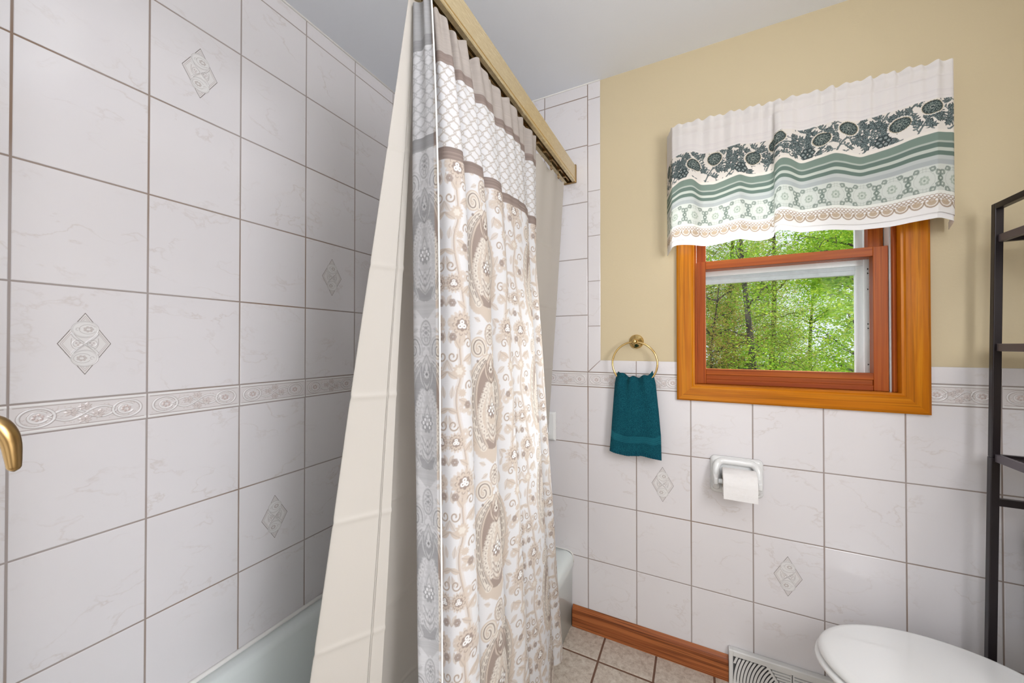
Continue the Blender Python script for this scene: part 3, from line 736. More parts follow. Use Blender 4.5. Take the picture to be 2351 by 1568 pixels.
def build_curtain(step=0.00138):
    n0 = 3000; mid = spline(K_MID, n0); s = np.concatenate([[0], np.cumsum(np.hypot(*np.diff(mid, axis=0).T))])
    tot = s[-1]; nu = int(tot/step); tq = np.interp(np.linspace(0, tot, nu), s, np.arange(n0))
    def samp(K): p = spline(K, n0); return np.stack([np.interp(tq, np.arange(n0), p[:, k]) for k in (0, 1)], 1)
    T, M, Bt = samp(K_TOP), samp(K_MID), samp(K_BOT)
    z0, z1 = .135, 1.945; nz = int((z1-z0)/step); Z = np.linspace(z0, z1, nz)
    Pm = np.empty((nz, nu, 3), np.float32); u = np.linspace(0, tot, nu)
    for i, z in enumerate(Z):
        if z > 1.5:
            k = ((z-1.5)/.44); k = k**1.4 if k > 0 else 0; p = M*(1-k)+T*k
        else:
            k = (1.5-z)/1.05; p = M*(1-k)+Bt*k
        rip = .0055*math.exp(-(1.945-z)/.16)
        nrm = np.gradient(p, axis=0); nrm = np.stack([nrm[:, 1], -nrm[:, 0]], 1); nrm /= np.linalg.norm(nrm, axis=1)[:, None]+1e-9
        off = rip*np.sin(u*2*PI/.041+.8*np.sin(u*17))+.0012*np.sin(u*2*PI/.11+z*5)*np.sin(z*7+u*3)
        p = p+nrm*off[:, None]
        p[:, 0] = np.maximum(p[:, 0], -.523 if z > .45 else -.4785)
        Pm[i, :, 0] = p[:, 0]; Pm[i, :, 1] = p[:, 1]
        Pm[i, :, 2] = z+(.006*np.sin(u*2*PI/.082)-.004)*max(0, (z-1.9)/.045)*(z > 1.9)
    U, Zg = np.meshgrid(u, Z)
    NC = len(K_MID)-1; sa = [float(np.interp((4+5*q_)/NC*n0, np.arange(n0), s)) for q_ in range(5)]     # print axis sits on the second fold
    col = curtain_color(U, None, Zg, sa)
    # the turned-out end shows the reverse of the cloth: the print only ghosts through
    flap = np.interp(2.5/NC*n0, np.arange(n0), s)
    rs = np.random.RandomState(2); st_ = rs.rand(nz, 1).astype(np.float32)*.5+np.repeat(rs.rand(nz//3+1, 1), 3, 0)[:nz].astype(np.float32)*.5
    g = col.mean(-1, keepdims=True); rev = (g*.75+.80*.25)*np.array((.80, .80, .815))*(.91+.14*st_[..., None])
    hem = (U > .004) & (U < .010)
    f = (U < flap)[..., None] & (U > .010)[..., None]
    col = np.where(f, rev.astype(np.float32), col)
    uv = np.stack([U, Zg], -1)
    me = grid_mesh('cloth', Pm, col, uv=uv)
    return me, Pm
CLOTH = m_print('printed_curtain_cloth', .22, .75, .25)
cur = empty('shower_curtain', (-.47, .82, .135), 'patterned shower curtain with taupe lattice and paisley print, gathered outside the bathtub', 'shower curtain')
meC, PC = build_curtain()
link('cloth', meC, CLOTH, cur, True)
# hem piping along the turned-out edge
bm = bmesh.new(); ed = [tuple(PC[i, 0]) for i in range(0, PC.shape[0], 12)]; tube(bm, ed, .0017, 8)
bm_obj('side_hem', bm, m_plain('white_hem', (.84, .835, .82), .8), cur, True)
for y in (.60, .68, .80, .95, 1.10):
    bm = bmesh.new(); tube(bm, [(-.500, y+.010*math.cos(a), 1.952+.010*math.sin(a)) for a in np.linspace(0, 2*PI, 17)], .0014, 6, caps=False)
    bm_obj('hook', bm, ABRASS, cur, True)

# liner hangs inside the tub
def m_liner():
    m = NM('liner_cloth', 0.55, spec=0.35); uv = m.coord('UV')
    c = m.mix(m.noise(uv, 3, 2), (0.56, 0.525, 0.475), (0.59, 0.56, 0.51)); m.base(c)
    m.bump(m.noise(m.mapping(uv, (500, 500, 1)), 1, 2), .12, .0004); m.translucent(c, .22); return m.m
LT = [(-.5125,.586),(-.515,.577),(-.520,.567),(-.521,.585),(-.517,.64),(-.522,.70),(-.516,.76),(-.522,.83),(-.516,.92),(-.522,1.0),(-.517,1.10),(-.522,1.2),(-.514,1.27),(-.520,1.34),(-.513,1.40),(-.516,1.46),(-.509,1.517)]
LB = [(-.590,.556),(-.630,.490),(-.668,.430),(-.668,.475),(-.645,.555),(-.632,.62),(-.645,.70),(-.628,.80),(-.640,.90),(-.622,1.0),(-.632,1.10),(-.618,1.2),(-.628,1.28),(-.614,1.35),(-.622,1.41),(-.614,1.47),(-.613,1.520)]
nu, nz = 420, 560; a_, b_ = spline(LT, nu), spline(LB, nu); Z = np.linspace(.16, 1.95, nz)
Pm = np.empty((nz, nu, 3), np.float32)
for i, z in enumerate(Z):
    k = (1.95-z)/1.55; k = k if k > 0 else 0; p = a_*(1-k)+b_*k
    crease = sum(math.exp(-((z-zc)/.005)**2) for zc in (.42, .66, .90, 1.14, 1.40, 1.64))
    u = np.linspace(0, 1, nu)
    Pm[i, :, 0] = p[:, 0]+.0018*crease*(1+.0*u)+.003*np.sin(z*3.1+u*9)*k; Pm[i, :, 1] = p[:, 1]+.0015*np.sin(z*9)*(1-u)*k
    Pm[i, :, 2] = z-.012*(u > .5)*np.abs(np.sin(u*PI*15))*math.exp(-(1.95-z)/.05)
uvL = np.stack(np.meshgrid(np.linspace(0, 1.1, nu), Z), -1)
lin = empty('shower_liner', (-.60, 1.0, .16), 'plain cream shower liner hanging inside the bathtub behind the patterned curtain', 'shower liner')
LINER = m_liner(); link('cloth', grid_mesh('liner_sheet', Pm, uv=uvL), LINER, lin, True)
bm = bmesh.new()      # side hem, a doubled strip down the leading edge
H = Pm[:, :10].copy(); H[..., 0] += .0010; H[..., 1] -= .0016
link('side_hem', grid_mesh('liner_hem', H[:, ::1], uv=uvL[:, :10]), LINER, lin, True); bm.free()
bm = bmesh.new(); j = int(.135*nu)
bm_h = [tuple(Pm[i, 10]+np.array([.0010, -.0017, 0])) for i in range(0, nz, 8)]
tube(bm, bm_h, .0011, 6); bm_obj('hem_seam', bm, LINER, lin, True)
for y, z in ((1.34, 1.932), (1.425, 1.932)):
    bm = bmesh.new()
    tube(bm, [(-.5025+.0, y+.0085*math.cos(a), z+.0085*math.sin(a)) for a in np.linspace(0, 2*PI, 21)], .0016, 8, caps=False)
    tube(bm, [(-.5025, y, z+.0085), (-.501, y, z+.030)], .0012, 6)
    bm_obj('ring', bm, ABRASS, lin, True)

# ------------------------------------------------------------------ bathtub
tub = empty('bathtub', (-.86, .83, 0), 'pale green-white enamelled bathtub behind the shower curtain', 'bathtub')
TX0, TX1, TY0, TY1, TZ = -A_+.003, -.490, .076, B_-.003, .322
def rrect(x0, x1, y0, y1, r, z, n=8):
    pts = []
    for cx, cy, a0 in ((x1-r, y1-r, 0), (x0+r, y1-r, 90), (x0+r, y0+r, 180), (x1-r, y0+r, 270)):
        for k in range(n+1):
            a = R(a0+90*k/n); pts.append((cx+r*math.cos(a), cy+r*math.sin(a), z))
    return pts
bm = bmesh.new()
loops = [rrect(TX0, TX1-.006, TY0, TY1, .002, .004), rrect(TX0, TX1-.004, TY0, TY1, .002, .25), rrect(TX0, TX1, TY0, TY1, .003, .262), rrect(TX0, TX1, TY0, TY1, .004, TZ-.030), rrect(TX0+.0005, TX1-.0025, TY0+.0005, TY1-.0005, .004, TZ-.019), rrect(TX0+.001, TX1-.009, TY0+.001, TY1-.001, .006, TZ-.009),
         rrect(TX0+.002, TX1-.019, TY0+.002, TY1-.002, .008, TZ-.003), rrect(TX0+.004, TX1-.030, TY0+.004, TY1-.004, .01, TZ)]
loops += [rrect(TX0+.040, TX1-.075, TY0+.09, TY1-.085, .10, TZ+.001), rrect(TX0+.052, TX1-.088, TY0+.105, TY1-.10, .10, TZ-.004), rrect(TX0+.062, TX1-.098, TY0+.12, TY1-.11, .10, TZ-.018),
          rrect(TX0+.085, TX1-.115, TY0+.16, TY1-.15, .11, TZ-.13), rrect(TX0+.115, TX1-.135, TY0+.22, TY1-.21, .12, TZ-.24), rrect(TX0+.15, TX1-.17, TY0+.28, TY1-.27, .11, TZ-.268)]
loft(bm, loops)
bm_obj('basin', bm, TUBM, tub, True, bevel=0)
# wall flange with caulk
bm = bmesh.new(); tube(bm, [(TX0+.002, TY0, TZ+.002), (TX0+.002, TY1, TZ+.002)], .0075, 8); tube(bm, [(TX0, TY1+.001, TZ+.001), (TX1-.034, TY1+.001, TZ+.001), (TX1-.018, TY1+.001, TZ-.001), (TX1-.007, TY1+.001, TZ-.008), (TX1-.001, TY1+.001, TZ-.020), (TX1, TY1+.001, TZ-.045)], .0036, 8)
bm_obj('caulk_bead', bm, CAULK, tub, True)
bm = bmesh.new(); lathe(bm, [(0, .003), (.03, .003), (.036, 0)], (-.86, .34, TZ-.2675), (0, 0, 1)); bm_obj('drain', bm, STEEL, tub, True)
bm = bmesh.new(); prism(bm, [(.30, .02), (1.30, .02), (1.30, .22), (.30, .22)], lambda u, v, d: (d, u, v), TX1-.0055, TX1-.0025); bm_obj('apron_panel', bm, TUBM, tub, bevel=.002)

# soap dish
sd = empty('soap_dish', (-.64, B_, .87), 'white ceramic soap dish on the tiled end wall above the bathtub', 'soap dish')
bm = bmesh.new()
loft(bm, [[(x, B_-.0023, z) for x, z in ((-.725, .806), (-.569, .806), (-.569, .937), (-.725, .937))], [(x, B_-.014, z) for x, z in ((-.723, .808), (-.571, .808), (-.571, .935), (-.723, .935))], [(x, B_-.018, z) for x, z in ((-.715, .816), (-.579, .816), (-.579, .927), (-.715, .927))]])
bm_obj('plate', bm, WHITE_CER, sd, bevel=.003, seg=3)
bm = bmesh.new(); prism(bm, rrect(-.705, -.589, B_-.075, B_-.017, .02, 0)and [(p[0], p[1]) for p in rrect(-.705, -.589, B_-.075, B_-.017, .02, 0)], lambda u, v, d: (u, v, d), .832, .846); bm_obj('tray', bm, WHITE_CER, sd, bevel=.003)

# ------------------------------------------------------------------ valance
def valance_canvas():
    Wd, Hd = 1.02, .462; k = Canvas(Wd, Hd, .0012, (0.80, 0.775, 0.76))
    INK = (0.050, 0.068, 0.072); MIDG = (0.185, 0.235, 0.235)
    top = Hd
    zt, zb = .318, .213       # floral strip
    k.fill([(0, zb), (Wd, zb), (Wd, zt), (0, zt)], (0.80, 0.765, 0.71))
    rs = random.Random(4)
    def clipf(fn):
        pass
    per = .255
    def branch(p, a, L, sg):
        e = lambda f, b: p+np.array([math.cos(R(a+sg*b)), math.sin(R(a+sg*b))])*L*f
        st_ = bez(p, e(.45, 35), e(.75, 55), e(1, 72)); k.stroke(st_, .0030, INK); k.stroke(st_, .0012, MIDG)
        for t_, aa, ll in ((19, 60, 1), (18, 20, .9), (18, 100, .9), (13, 115, .9), (12, 15, .9), (7, 95, .8), (7, -10, .7)):
            lf = leafshape(st_[t_][0], st_[t_][1], .0165*ll, .0074*ll, a+sg*aa, 8); k.fill(lf, INK); k.fill(leafshape(st_[t_][0], st_[t_][1], .0130*ll, .0046*ll, a+sg*aa, 8), MIDG)
    for j in range(-1, 6):
        u0 = j*.205
        vine = bez((u0, zb-.004), (u0+.050, zt+.030), (u0+.110, zb-.030), (u0+.205, zt+.004), 44)
        vine2 = bez((u0+.075, zb), (u0+.12, zb+.035), (u0+.10, zb+.06), (u0+.14, zt), 24)
        for vn, st0 in ((vine, 3), (vine2, 4)):
            k.stroke(vn, .0046, INK); k.stroke(vn, .0022, MIDG)
            for n_, i in enumerate(range(st0, len(vn)-2, 5)):
                d = vn[i+1]-vn[i-1]; a = math.degrees(math.atan2(d[1], d[0]))
                for sg in (1, -1): branch(vn[i], a, rs.uniform(.018, .026), sg)
        for q in range(6):
            for r_ in range(4):
                branch(np.array([u0+q*.0342+(r_ % 2)*.017+rs.uniform(-.005, .005), zb+.004+r_*.032+rs.uniform(-.005, .005)]), rs.uniform(0, 360), rs.uniform(.017, .025), rs.choice((1, -1)))
        for cu, cv, s_ in ((u0+.035, zt-.026, 1), (u0+.165, zt-.052, -1)):
            k.flower(cu, cv, .0265, 26, .10, (0.80, 0.765, 0.71), sx=1.15); k.flower(cu, cv, .0235, 26, .10, (0.42, 0.36, 0.20), sx=1.15); k.flower(cu, cv, .0215, 1, 0, INK, sx=1.15)
            for rad, nn in ((.0155, 13), (.0095, 8)):
                for q in range(nn): k.stroke(arc(cu+rad*1.15*math.cos(q*2*PI/nn), cv+rad*math.sin(q*2*PI/nn), .0030, q*45, q*45+230, 8), .0012, (0.34, 0.42, 0.37), .85)
            k.stroke(arc(cu, cv, .0045, 0, 300, 14), .0015, (0.50, 0.54, 0.48))
        for q in range(6):
            cu = u0+.125+.013*math.cos(q*1.05); cv = zb+.018+.012*math.sin(q*1.05); k.flower(cu, cv, .0095, 6, .25, INK); k.flower(cu, cv, .0045, 5, .3, (0.28, 0.33, 0.32))
    # clean the strip's neighbours
    def band(v0, v1, col): k.fill([(0, v0), (Wd, v0), (Wd, v1), (0, v1)], col)
    band(zt, top, (0.80, 0.775, 0.76)); 
    for v in (.325, .338, .345): band(v, v+.004, (0.77, 0.74, 0.735))
    band(.203, zb, (0.84, 0.80, 0.73))
    G1, G2, G3 = (0.205, 0.275, 0.235), (0.145, 0.205, 0.175), (0.42, 0.46, 0.46)
    band(.181, .203, G1); band(.177, .181, (0.45, 0.50, 0.45)); band(.164, .177, G2); band(.156, .164, (0.55, 0.60, 0.54)); band(.144, .156, G2); band(.134, .144, (0.52, 0.56, 0.54)); band(.122, .134, G3)
    band(.052, .122, (0.62, 0.66, 0.61))
    for j in range(-1, 15):
        cu = j*.074+.02; cv = .086
        for a in range(0, 360, 30):
            if 75 < a < 100 or 255 < a < 285: continue
            u, v = cu+.037*math.cos(R(a)), cv+.030*math.sin(R(a)); k.fill(leafshape(u-.009*math.cos(R(a+90)), v-.008*math.sin(R(a+90)), .018, .015, a+90), (0.17, 0.22, 0.19), .8); k.flower(u, v, .0026, 1, 0, (.60, .64, .58))
        k.stroke(arc(cu, cv, .030, 0, 360, 30, 1.05), .0010, (0.38, 0.43, 0.38)); k.stroke(arc(cu, cv, .023, 0, 360, 30, 1.05), .0008, (0.42, 0.46, 0.42))
        k.flower(cu, cv, .0125, 8, .22, (0.36, 0.43, 0.36), .8); k.flower(cu, cv, .0075, 6, .2, (.58, .63, .57)); k.flower(cu, cv, .003, 1, 0, (.30, .36, .31))
        for du in (-.004, .004): k.stroke([(cu+du, .055), (cu+du, .066)], .0008, (.4, .45, .4)); k.stroke([(cu+du, .106), (cu+du, .119)], .0008, (.4, .45, .4))
        for dv in (-.004, .004): k.stroke([(cu+.030, cv+dv), (cu+.044, cv+dv)], .0009, (.4, .45, .4))
    band(.047, .055, (0.80, 0.815, 0.76)); band(0, .047, (0.82, 0.81, 0.79))
    # crochet lace band
    LC = (0.36, 0.265, 0.18)
    n = int(Wd/.0105)
    for j in range(n+1):
        u = j*.0105
        for r0, v in ((0, .043), (1, .0375), (0, .032)):
            uu = u+(.00525 if r0 else 0); k.stroke(arc(uu, v, .0040, 0, 360, 12, 1.25), .0015, LC, .9)
    for j in range(int(Wd/.034)+2):
        u = j*.034
        for a in range(190, 351, 14): k.stroke([(u+.004*math.cos(R(a)), .030+.004*math.sin(R(a))), (u+.0155*math.cos(R(a)), .030+.0135*math.sin(R(a)))], .0016, LC, .75)
        k.flower(u, .026, .0085, 8, .2, (0.50, 0.39, 0.27), .8, sx=1.3)
        k.stroke(arc(u, .030, .0150, 180, 360, 20, 1.1), .0030, LC, .95); k.stroke(arc(u, .030, .0115, 185, 355, 20, 1.1), .0016, (0.83, 0.80, 0.75))
    return k
VC = valance_canvas()
val = empty('window_valance', (.285, 1.50, 1.62), 'white window valance with dark paisley strip, green stripes and crochet lace edge', 'valance')
vu, vz = 900, 360
VX0, VX1, VY = -.078, .662, 1.497
tt = np.linspace(0, 1, vu); RET = .075       # side returns run back to the wall
Ws = VX1-VX0; tot = Ws+2*RET; s = tt*tot
bx = np.where(s < RET, VX0-.022*(1-s/RET), np.where(s > RET+Ws, VX1+.020*((s-RET-Ws)/RET), VX0+(s-RET)))
by = np.where(s < RET, VY+(RET-s), np.where(s > RET+Ws, VY+(s-RET-Ws), VY))
for _ in range(26):
    bx[1:-1] = (bx[:-2]+2*bx[1:-1]+bx[2:])/4; by[1:-1] = (by[:-2]+2*by[1:-1]+by[2:])/4
ZV = np.linspace(0, 1, vz)      # 0 bottom
PV_ = np.empty((vz, vu, 3), np.float32); xr = (bx-VX0)/Ws
gath = .55*np.sin(s*2*PI/.031+1.3*np.sin(s*19))+.45*np.sin(s*2*PI/.052+2*np.sin(s*11))
wave = .5*np.sin(s*2*PI/.235+2.4)+.35*np.sin(s*2*PI/.31+.4)+.3*np.sin(s*2*PI/.15+1)
# the pleat where two widths of cloth overlap
xp = .236; pleat = 1/(1+np.exp(-(bx-xp)/.0022))
front = np.clip(np.minimum(s-RET, RET+Ws-s)/.04, 0, 1)
xs_ = np.array([-.11,-.101,-.052,-.008,.013,.061,.14,.168,.234,.2345,.242,.269,.31,.398,.46,.529,.576,.621,.658,.68])
zs_ = np.array([1.80,1.815,1.848,1.850,1.826,1.820,1.838,1.823,1.823,1.824,1.858,1.860,1.834,1.849,1.824,1.835,1.848,1.854,1.850,1.842])
xb_ = np.array([-.11,-.103,-.067,-.009,.04,.087,.139,.19,.228,.2345,.242,.308,.375,.438,.527,.574,.632,.68])
zb_ = np.array([1.600,1.606,1.631,1.622,1.616,1.620,1.628,1.615,1.617,1.622,1.640,1.626,1.624,1.616,1.614,1.619,1.624,1.604])
kz = np.exp(-np.linspace(-2, 2, 45)**2); kz /= kz.sum(); ip = int(np.argmax(bx > .2365))
def smooth(a): return np.concatenate([np.convolve(np.pad(q_, 22, mode='edge'), kz, 'valid') for q_ in (a[:ip], a[ip:])])
z_st = smooth(np.interp(bx, xs_, zs_)); z_bt = smooth(np.interp(bx, xb_, zb_))
bulge = (z_st-1.838)/.018           # cloth that stands proud rides higher in the print
vst = .203/.445
for i, q in enumerate(ZV):
    f = q/vst
    if q < vst: z = z_bt*(1-f)+z_st*f
    else: z = z_st*(1-(q-vst)/(1-vst))+2.062*(q-vst)/(1-vst)
    hang = min(1, (1-q)/.45); up = q**3
    y = by-(.011*hang*bulge+.004)*front-.0050*gath*(.10+.90*up)*front
    y = y-.006*math.exp(-((q-.945)/.03)**2)*front+.003*math.exp(-((q-.895)/.012)**2)*front
    # the overlapping pleat lies in front from its edge to the right
    y = y-front*.010*pleat*np.exp(-np.maximum(0, bx-.236)/.035)*min(1, (1-q)*6+.25)
    zz = z+.0035*gath*max(0, (q-.96)/.04)
    PV_[i, :, 0] = bx+.0022*gath*up*front; PV_[i, :, 1] = np.minimum(y, B_+.001); PV_[i, :, 2] = zz
iu = np.clip((s*1.115/.0012).astype(int), 0, VC.nu-1); iv = np.clip((ZV*.445/.0012).astype(int), 0, VC.nv-1)
VCLOTH = m_print('valance_cloth', .22, .85, .3)
colV = VC.c[np.ix_(iv, iu)]
uvV = np.stack(np.meshgrid(s, ZV*.44), -1)
meV = grid_mesh('valance_cloth', PV_, colV, uv=uvV); link('cloth', meV, VCLOTH, val, True)
# top closing over the rod and the rod with its wall returns
bm = bmesh.new()
tube(bm, [(VX0+.0, B_-.0, 2.040), (VX0+.004, VY+.028, 2.040), (VX0+.016, VY+.016, 2.040), (VX1-.016, VY+.016, 2.040), (VX1-.004, VY+.028, 2.040), (VX1, B_, 2.040)], .0075, 10)
bm_obj('rod', bm, VINYL, val, True)
HEM = m_plain('white_lining', (.84, .84, .82), .85)
PH = PV_[:17, :, :].copy(); PH[:, :, 2] -= .016; PH[:, :, 1] += .004
NM_ = NM('thin_white_hem', .85); NM_.base(NM_.mix(NM_.noise(NM_.coord(), 8, 2), (.82, .82, .82), (.86, .86, .85))); NM_.translucent((.8, .8, .82), .18)
link('hem', grid_mesh('valance_hem', PH, uv=uvV[:17]), NM_.m, val, True)

# ------------------------------------------------------------------ towel ring and towel
tr = empty('towel_ring', (-.2203, B_, 1.2543), 'polished brass towel ring on the wall left of the window', 'towel ring')
bm = bmesh.new(); lathe(bm, [(0.029, 0), (.029, .004), (.0255, .008), (.0215, .0085), (.020, .012), (.0145, .0135), (.012, .0175), (.0085, .019), (.0075, .042), (.0105, .044), (.0115, .051), (.0085, .057), (.004, .060), (0, .0605)], (-.2203, B_+.0039, 1.2543), (0, -1, 0), 40)
bm_obj('wall_mount', bm, BRASS, tr, True)
RC = Vector((-.2215, B_-.047, 1.166)); RR = .0865
bm = bmesh.new(); tube(bm, [(RC.x+RR*math.cos(a), RC.y+.004*math.sin(a), RC.z+RR*math.sin(a)) for a in np.linspace(0, 2*PI, 65)], .0038, 12, caps=False)
bm_obj('ring', bm, BRASS, tr, True)
tw = empty('hand_towel', (-.221, B_-.05, .80), 'teal terry hand towel hanging through the brass ring', 'hand towel')
def m_terry():
    m = NM('teal_terry', 0.95, spec=0.15)
    a = m.n('ShaderNodeAttribute', {'attribute_name': 'print'}).outputs['Color']; co = m.coord()
    n = m.noise(co, 420, 3, .8); n2 = m.noise(co, 22, 3)
    c = m.mix(m.ramp(n, [(.40, (0,0,0)), (.66, (1,1,1))]), a, (.022, .21, .265)); c = m.mix(m.math('MULTIPLY', n2, .5), c, (0.001, .045, .07)); m.base(c)
    m.bump(n, 1.0, .004); return m.m
nt, nh = 400, 420
th_ = np.linspace(0, 2*PI, nt); hh = np.linspace(0, 1, nh)
PT = np.empty((nh, nt, 3), np.float32); CT = np.empty((nh, nt, 3), np.float32)
rs = np.random.RandomState(1)
for i, q in enumerate(hh):        # 0 top, 1 bottom
    xl = np.interp(q, [0, .04, .15, .5, .8, 1], [-.286, -.293, -.300, -.308, -.315, -.321]); xr_ = np.interp(q, [0, .04, .15, .5, .75, 1], [-.153, -.150, -.141, -.131, -.123, -.121])
    cx, hw = (xl+xr_)/2, (xr_-xl)/2
    c_, s_ = np.cos(th_), np.sin(th_)
    fx = np.sign(c_)*np.abs(c_)**.55; thick = np.interp(q, [0, .03, .12, .5, 1], [.013, .021, .022, .017, .013])
    fy = np.sign(s_)*np.abs(s_)**.7*thick
    x = cx+hw*fx; un = fx
    fold = (.011*np.exp(-q/.20)*np.cos(un*9.5+1.0)-.012*np.exp(-q/.10)*np.exp(-((un-.05)/.16)**2)+.0045*np.cos(un*5+.6+q*2)*(1-.5*q)+.003*np.sin(un*9+q*3)*q)*(s_ < .999)
    y = RC.y+.002-fy*1.0-np.where(s_ > 0, fold, fold*.4)     # front is s_>0
    ztop = RC.z-math.sqrt(1)*0 
    arcz = RC.z-np.sqrt(np.maximum(RR**2-(x-RC.x)**2*.93, 0.0))
    z_top = np.maximum(arcz+.007, 1.111+.024*np.abs(un)**2.2+.004*np.cos(un*11+1))
    bot = .797+.010*(un*-.35)+.004*np.sin(un*4)+np.where(s_ < 0, -.003, 0)
    z = z_top*(1-q)+bot*q
    PT[i, :, 0] = x; PT[i, :, 1] = y; PT[i, :, 2] = z
    band = .745 < q < .835
    base = np.array((.001, .055, .085)) if not band else (np.array((.022, .20, .255)) if (int((q-.745)*85)) % 2 else np.array((.010, .13, .18)))
    if q > .955: base = np.array((.001, .05, .095))
    CT[i] = base
    if band: PT[i, :, 1] += .0022*np.clip(s_, 0, 1)
    if q > .955: CT[i] *= (.75+.5*(np.sin(un*70) > 0))[:, None]; PT[i, :, 1] += .0015*np.sin(un*70)*np.clip(s_, 0, 1)
# close the towel at top and bottom
bm = bmesh.new()
meT = grid_mesh('terry', np.concatenate([np.broadcast_to(PT[0].mean(0, keepdims=True)*0+np.stack([PT[0, :, 0], np.full(nt, PT[0, :, 1].mean()), PT[0, :, 2]+.001], -1)[None], (1, nt, 3)), PT, np.stack([PT[-1, :, 0], np.full(nt, PT[-1, :, 1].mean()), PT[-1, :, 2]+.002], -1)[None]], 0), np.concatenate([CT[:1], CT, CT[-1:]], 0))
bm.free(); link('terry', meT, m_terry(), tw, True)

# ------------------------------------------------------------------ toilet paper holder and roll
tp = empty('toilet_paper_holder', (.129, B_, .757), 'white ceramic toilet paper holder set in the tiles below the window', 'toilet paper holder')
HX0, HX1, HZ0, HZ1 = .0470, .2145, .688, .826
def rr2(x0, x1, z0, z1, r, y, n=6): return [(p[0], y, p[1]) for p in rrect(x0, x1, z0, z1, r, 0, n)]
bm = bmesh.new()
loft(bm, [rr2(HX0, HX1, HZ0, HZ1, .016, B_-.0022), rr2(HX0+.001, HX1-.001, HZ0+.001, HZ1-.001, .016, B_-.009), rr2(HX0+.006, HX1-.006, HZ0+.006, HZ1-.006, .014, B_-.014),
          rr2(HX0+.010, HX1-.010, HZ0+.010, HZ1-.010, .012, B_-.0155)])
bm_obj('plate', bm, WHITE_CER, tp, True)
bm = bmesh.new()      # horseshoe hood that carries the roller
path = [(HX0+.019, B_-.014, .712), (HX0+.018, B_-.030, .725), (HX0+.018, B_-.038, .760), (HX0+.020, B_-.030, .795), (HX0+.034, B_-.018, .809), (HX0+.06, B_-.016, .811), (HX1-.06, B_-.016, .811), (HX1-.034, B_-.018, .809), (HX1-.020, B_-.030, .795), (HX1-.018, B_-.038, .760), (HX1-.018, B_-.030, .725), (HX1-.019, B_-.014, .712)]
sp = spline(path, 70); tube(bm, [tuple(p) for p in sp], .0125, 14)
for x in (HX0+.017, HX1-.017):
    loft(bm, [[(x-.009, B_-.012, .722), (x+.009, B_-.012, .722), (x+.009, B_-.012, .790), (x-.009, B_-.012, .790)], [(x-.008, B_-.045, .728), (x+.008, B_-.045, .728), (x+.008, B_-.045, .770), (x-.008, B_-.045, .770)], [(x-.006, B_-.066, .736), (x+.006, B_-.066, .736), (x+.006, B_-.066, .758), (x-.006, B_-.066, .758)]])
bm_obj('arm', bm, WHITE_CER, tp, True, bevel=.003, seg=3)
AY, AZ = B_-.058, .7480
bm = bmesh.new(); lathe(bm, [(.0075, 0), (.0085, .004), (.0085, .110), (.0075, .118)], (HX0+.024, AY, AZ), (1, 0, 0), 20); bm_obj('roller', bm, VINYL, tp, True)
ro = empty('toilet_paper_roll', (.1345, AY, AZ), 'white toilet paper roll on the ceramic holder', 'toilet paper')
def m_paper():
    m = NM('tissue', .95, spec=.1); co = m.coord(); m.base(m.mix(m.noise(co, 90, 2), (.80, .785, .77), (.85, .84, .83))); m.bump(m.noise(co, 260, 2), .5, .0008); return m.m
x0r, x1r, rr = .0835, .1870, .0500
bm = bmesh.new(); lathe(bm, [(.021, x0r), (rr-.002, x0r), (rr, x0r+.002), (rr, x1r-.002), (rr-.002, x1r), (.021, x1r), (.021, x0r)], (0, AY, AZ), (1, 0, 0), 56)
bm_obj('paper', bm, m_paper(), ro, True, bevel=0)
bm = bmesh.new(); lathe(bm, [(.0206, x0r-.0005), (.0206, x1r+.0005), (.0195, x1r+.0005), (.0195, x0r-.0005), (.0206, x0r-.0005)], (0, AY, AZ), (1, 0, 0), 32); bm_obj('core', bm, m_plain('cardboard', (.42, .33, .24), .9), ro, True)
bm = bmesh.new(); q = [(AY-(rr+.0006)*math.cos(a), AZ+(rr+.0006)*math.sin(a)) for a in np.linspace(.9, -.05, 14)]+[(AY-rr-.0012, AZ-.020), (AY-rr-.0006, AZ-.044)]
loft(bm, [[(x0r+.001, y, z), (x1r-.001, y, z), (x1r-.001, y-.0005, z), (x0r+.001, y-.0005, z)] for y, z in q]); bm_obj('loose_sheet', bm, m_paper(), ro)

# ------------------------------------------------------------------ vent register
rg = empty('wall_register', (.29, B_-.02, 0), 'white metal heat register with curved louvres at the foot of the wall', 'vent register')
GX0, GX1, GZ, GY = .1042, .480, .126, B_-.022
bm = bmesh.new()
prism(bm, [(B_-.0015, 0), (GY, 0), (GY, GZ-.003), (GY+.003, GZ), (B_-.0015, GZ)], lambda u, v, d: (d, u, v), GX0, GX0+.013)
prism(bm, [(B_-.0015, 0), (GY, 0), (GY, GZ-.003), (GY+.003, GZ), (B_-.0015, GZ)], lambda u, v, d: (d, u, v), GX1-.013, GX1)
prism(bm, [(B_-.0015, GZ-.020), (GY, GZ-.020), (GY, GZ-.003), (GY+.003, GZ), (B_-.0015, GZ)], lambda u, v, d: (d, u, v), GX0+.013, GX1-.013)
box(bm, GX0+.013, GX1-.013, GY, B_-.0015, 0, .014)
bm_obj('frame', bm, STEEL, rg, bevel=.001)
bm = bmesh.new(); box(bm, GX0+.012, GX1-.012, GY+.012, B_-.0015, .013, GZ-.019); bm_obj('duct_backing', bm, m_plain('duct_grey', (.16, .16, .165), .7), rg)
gcx = (GX0+GX1)/2; gcz = .012; zt_ = GZ-.020
mw = []; 
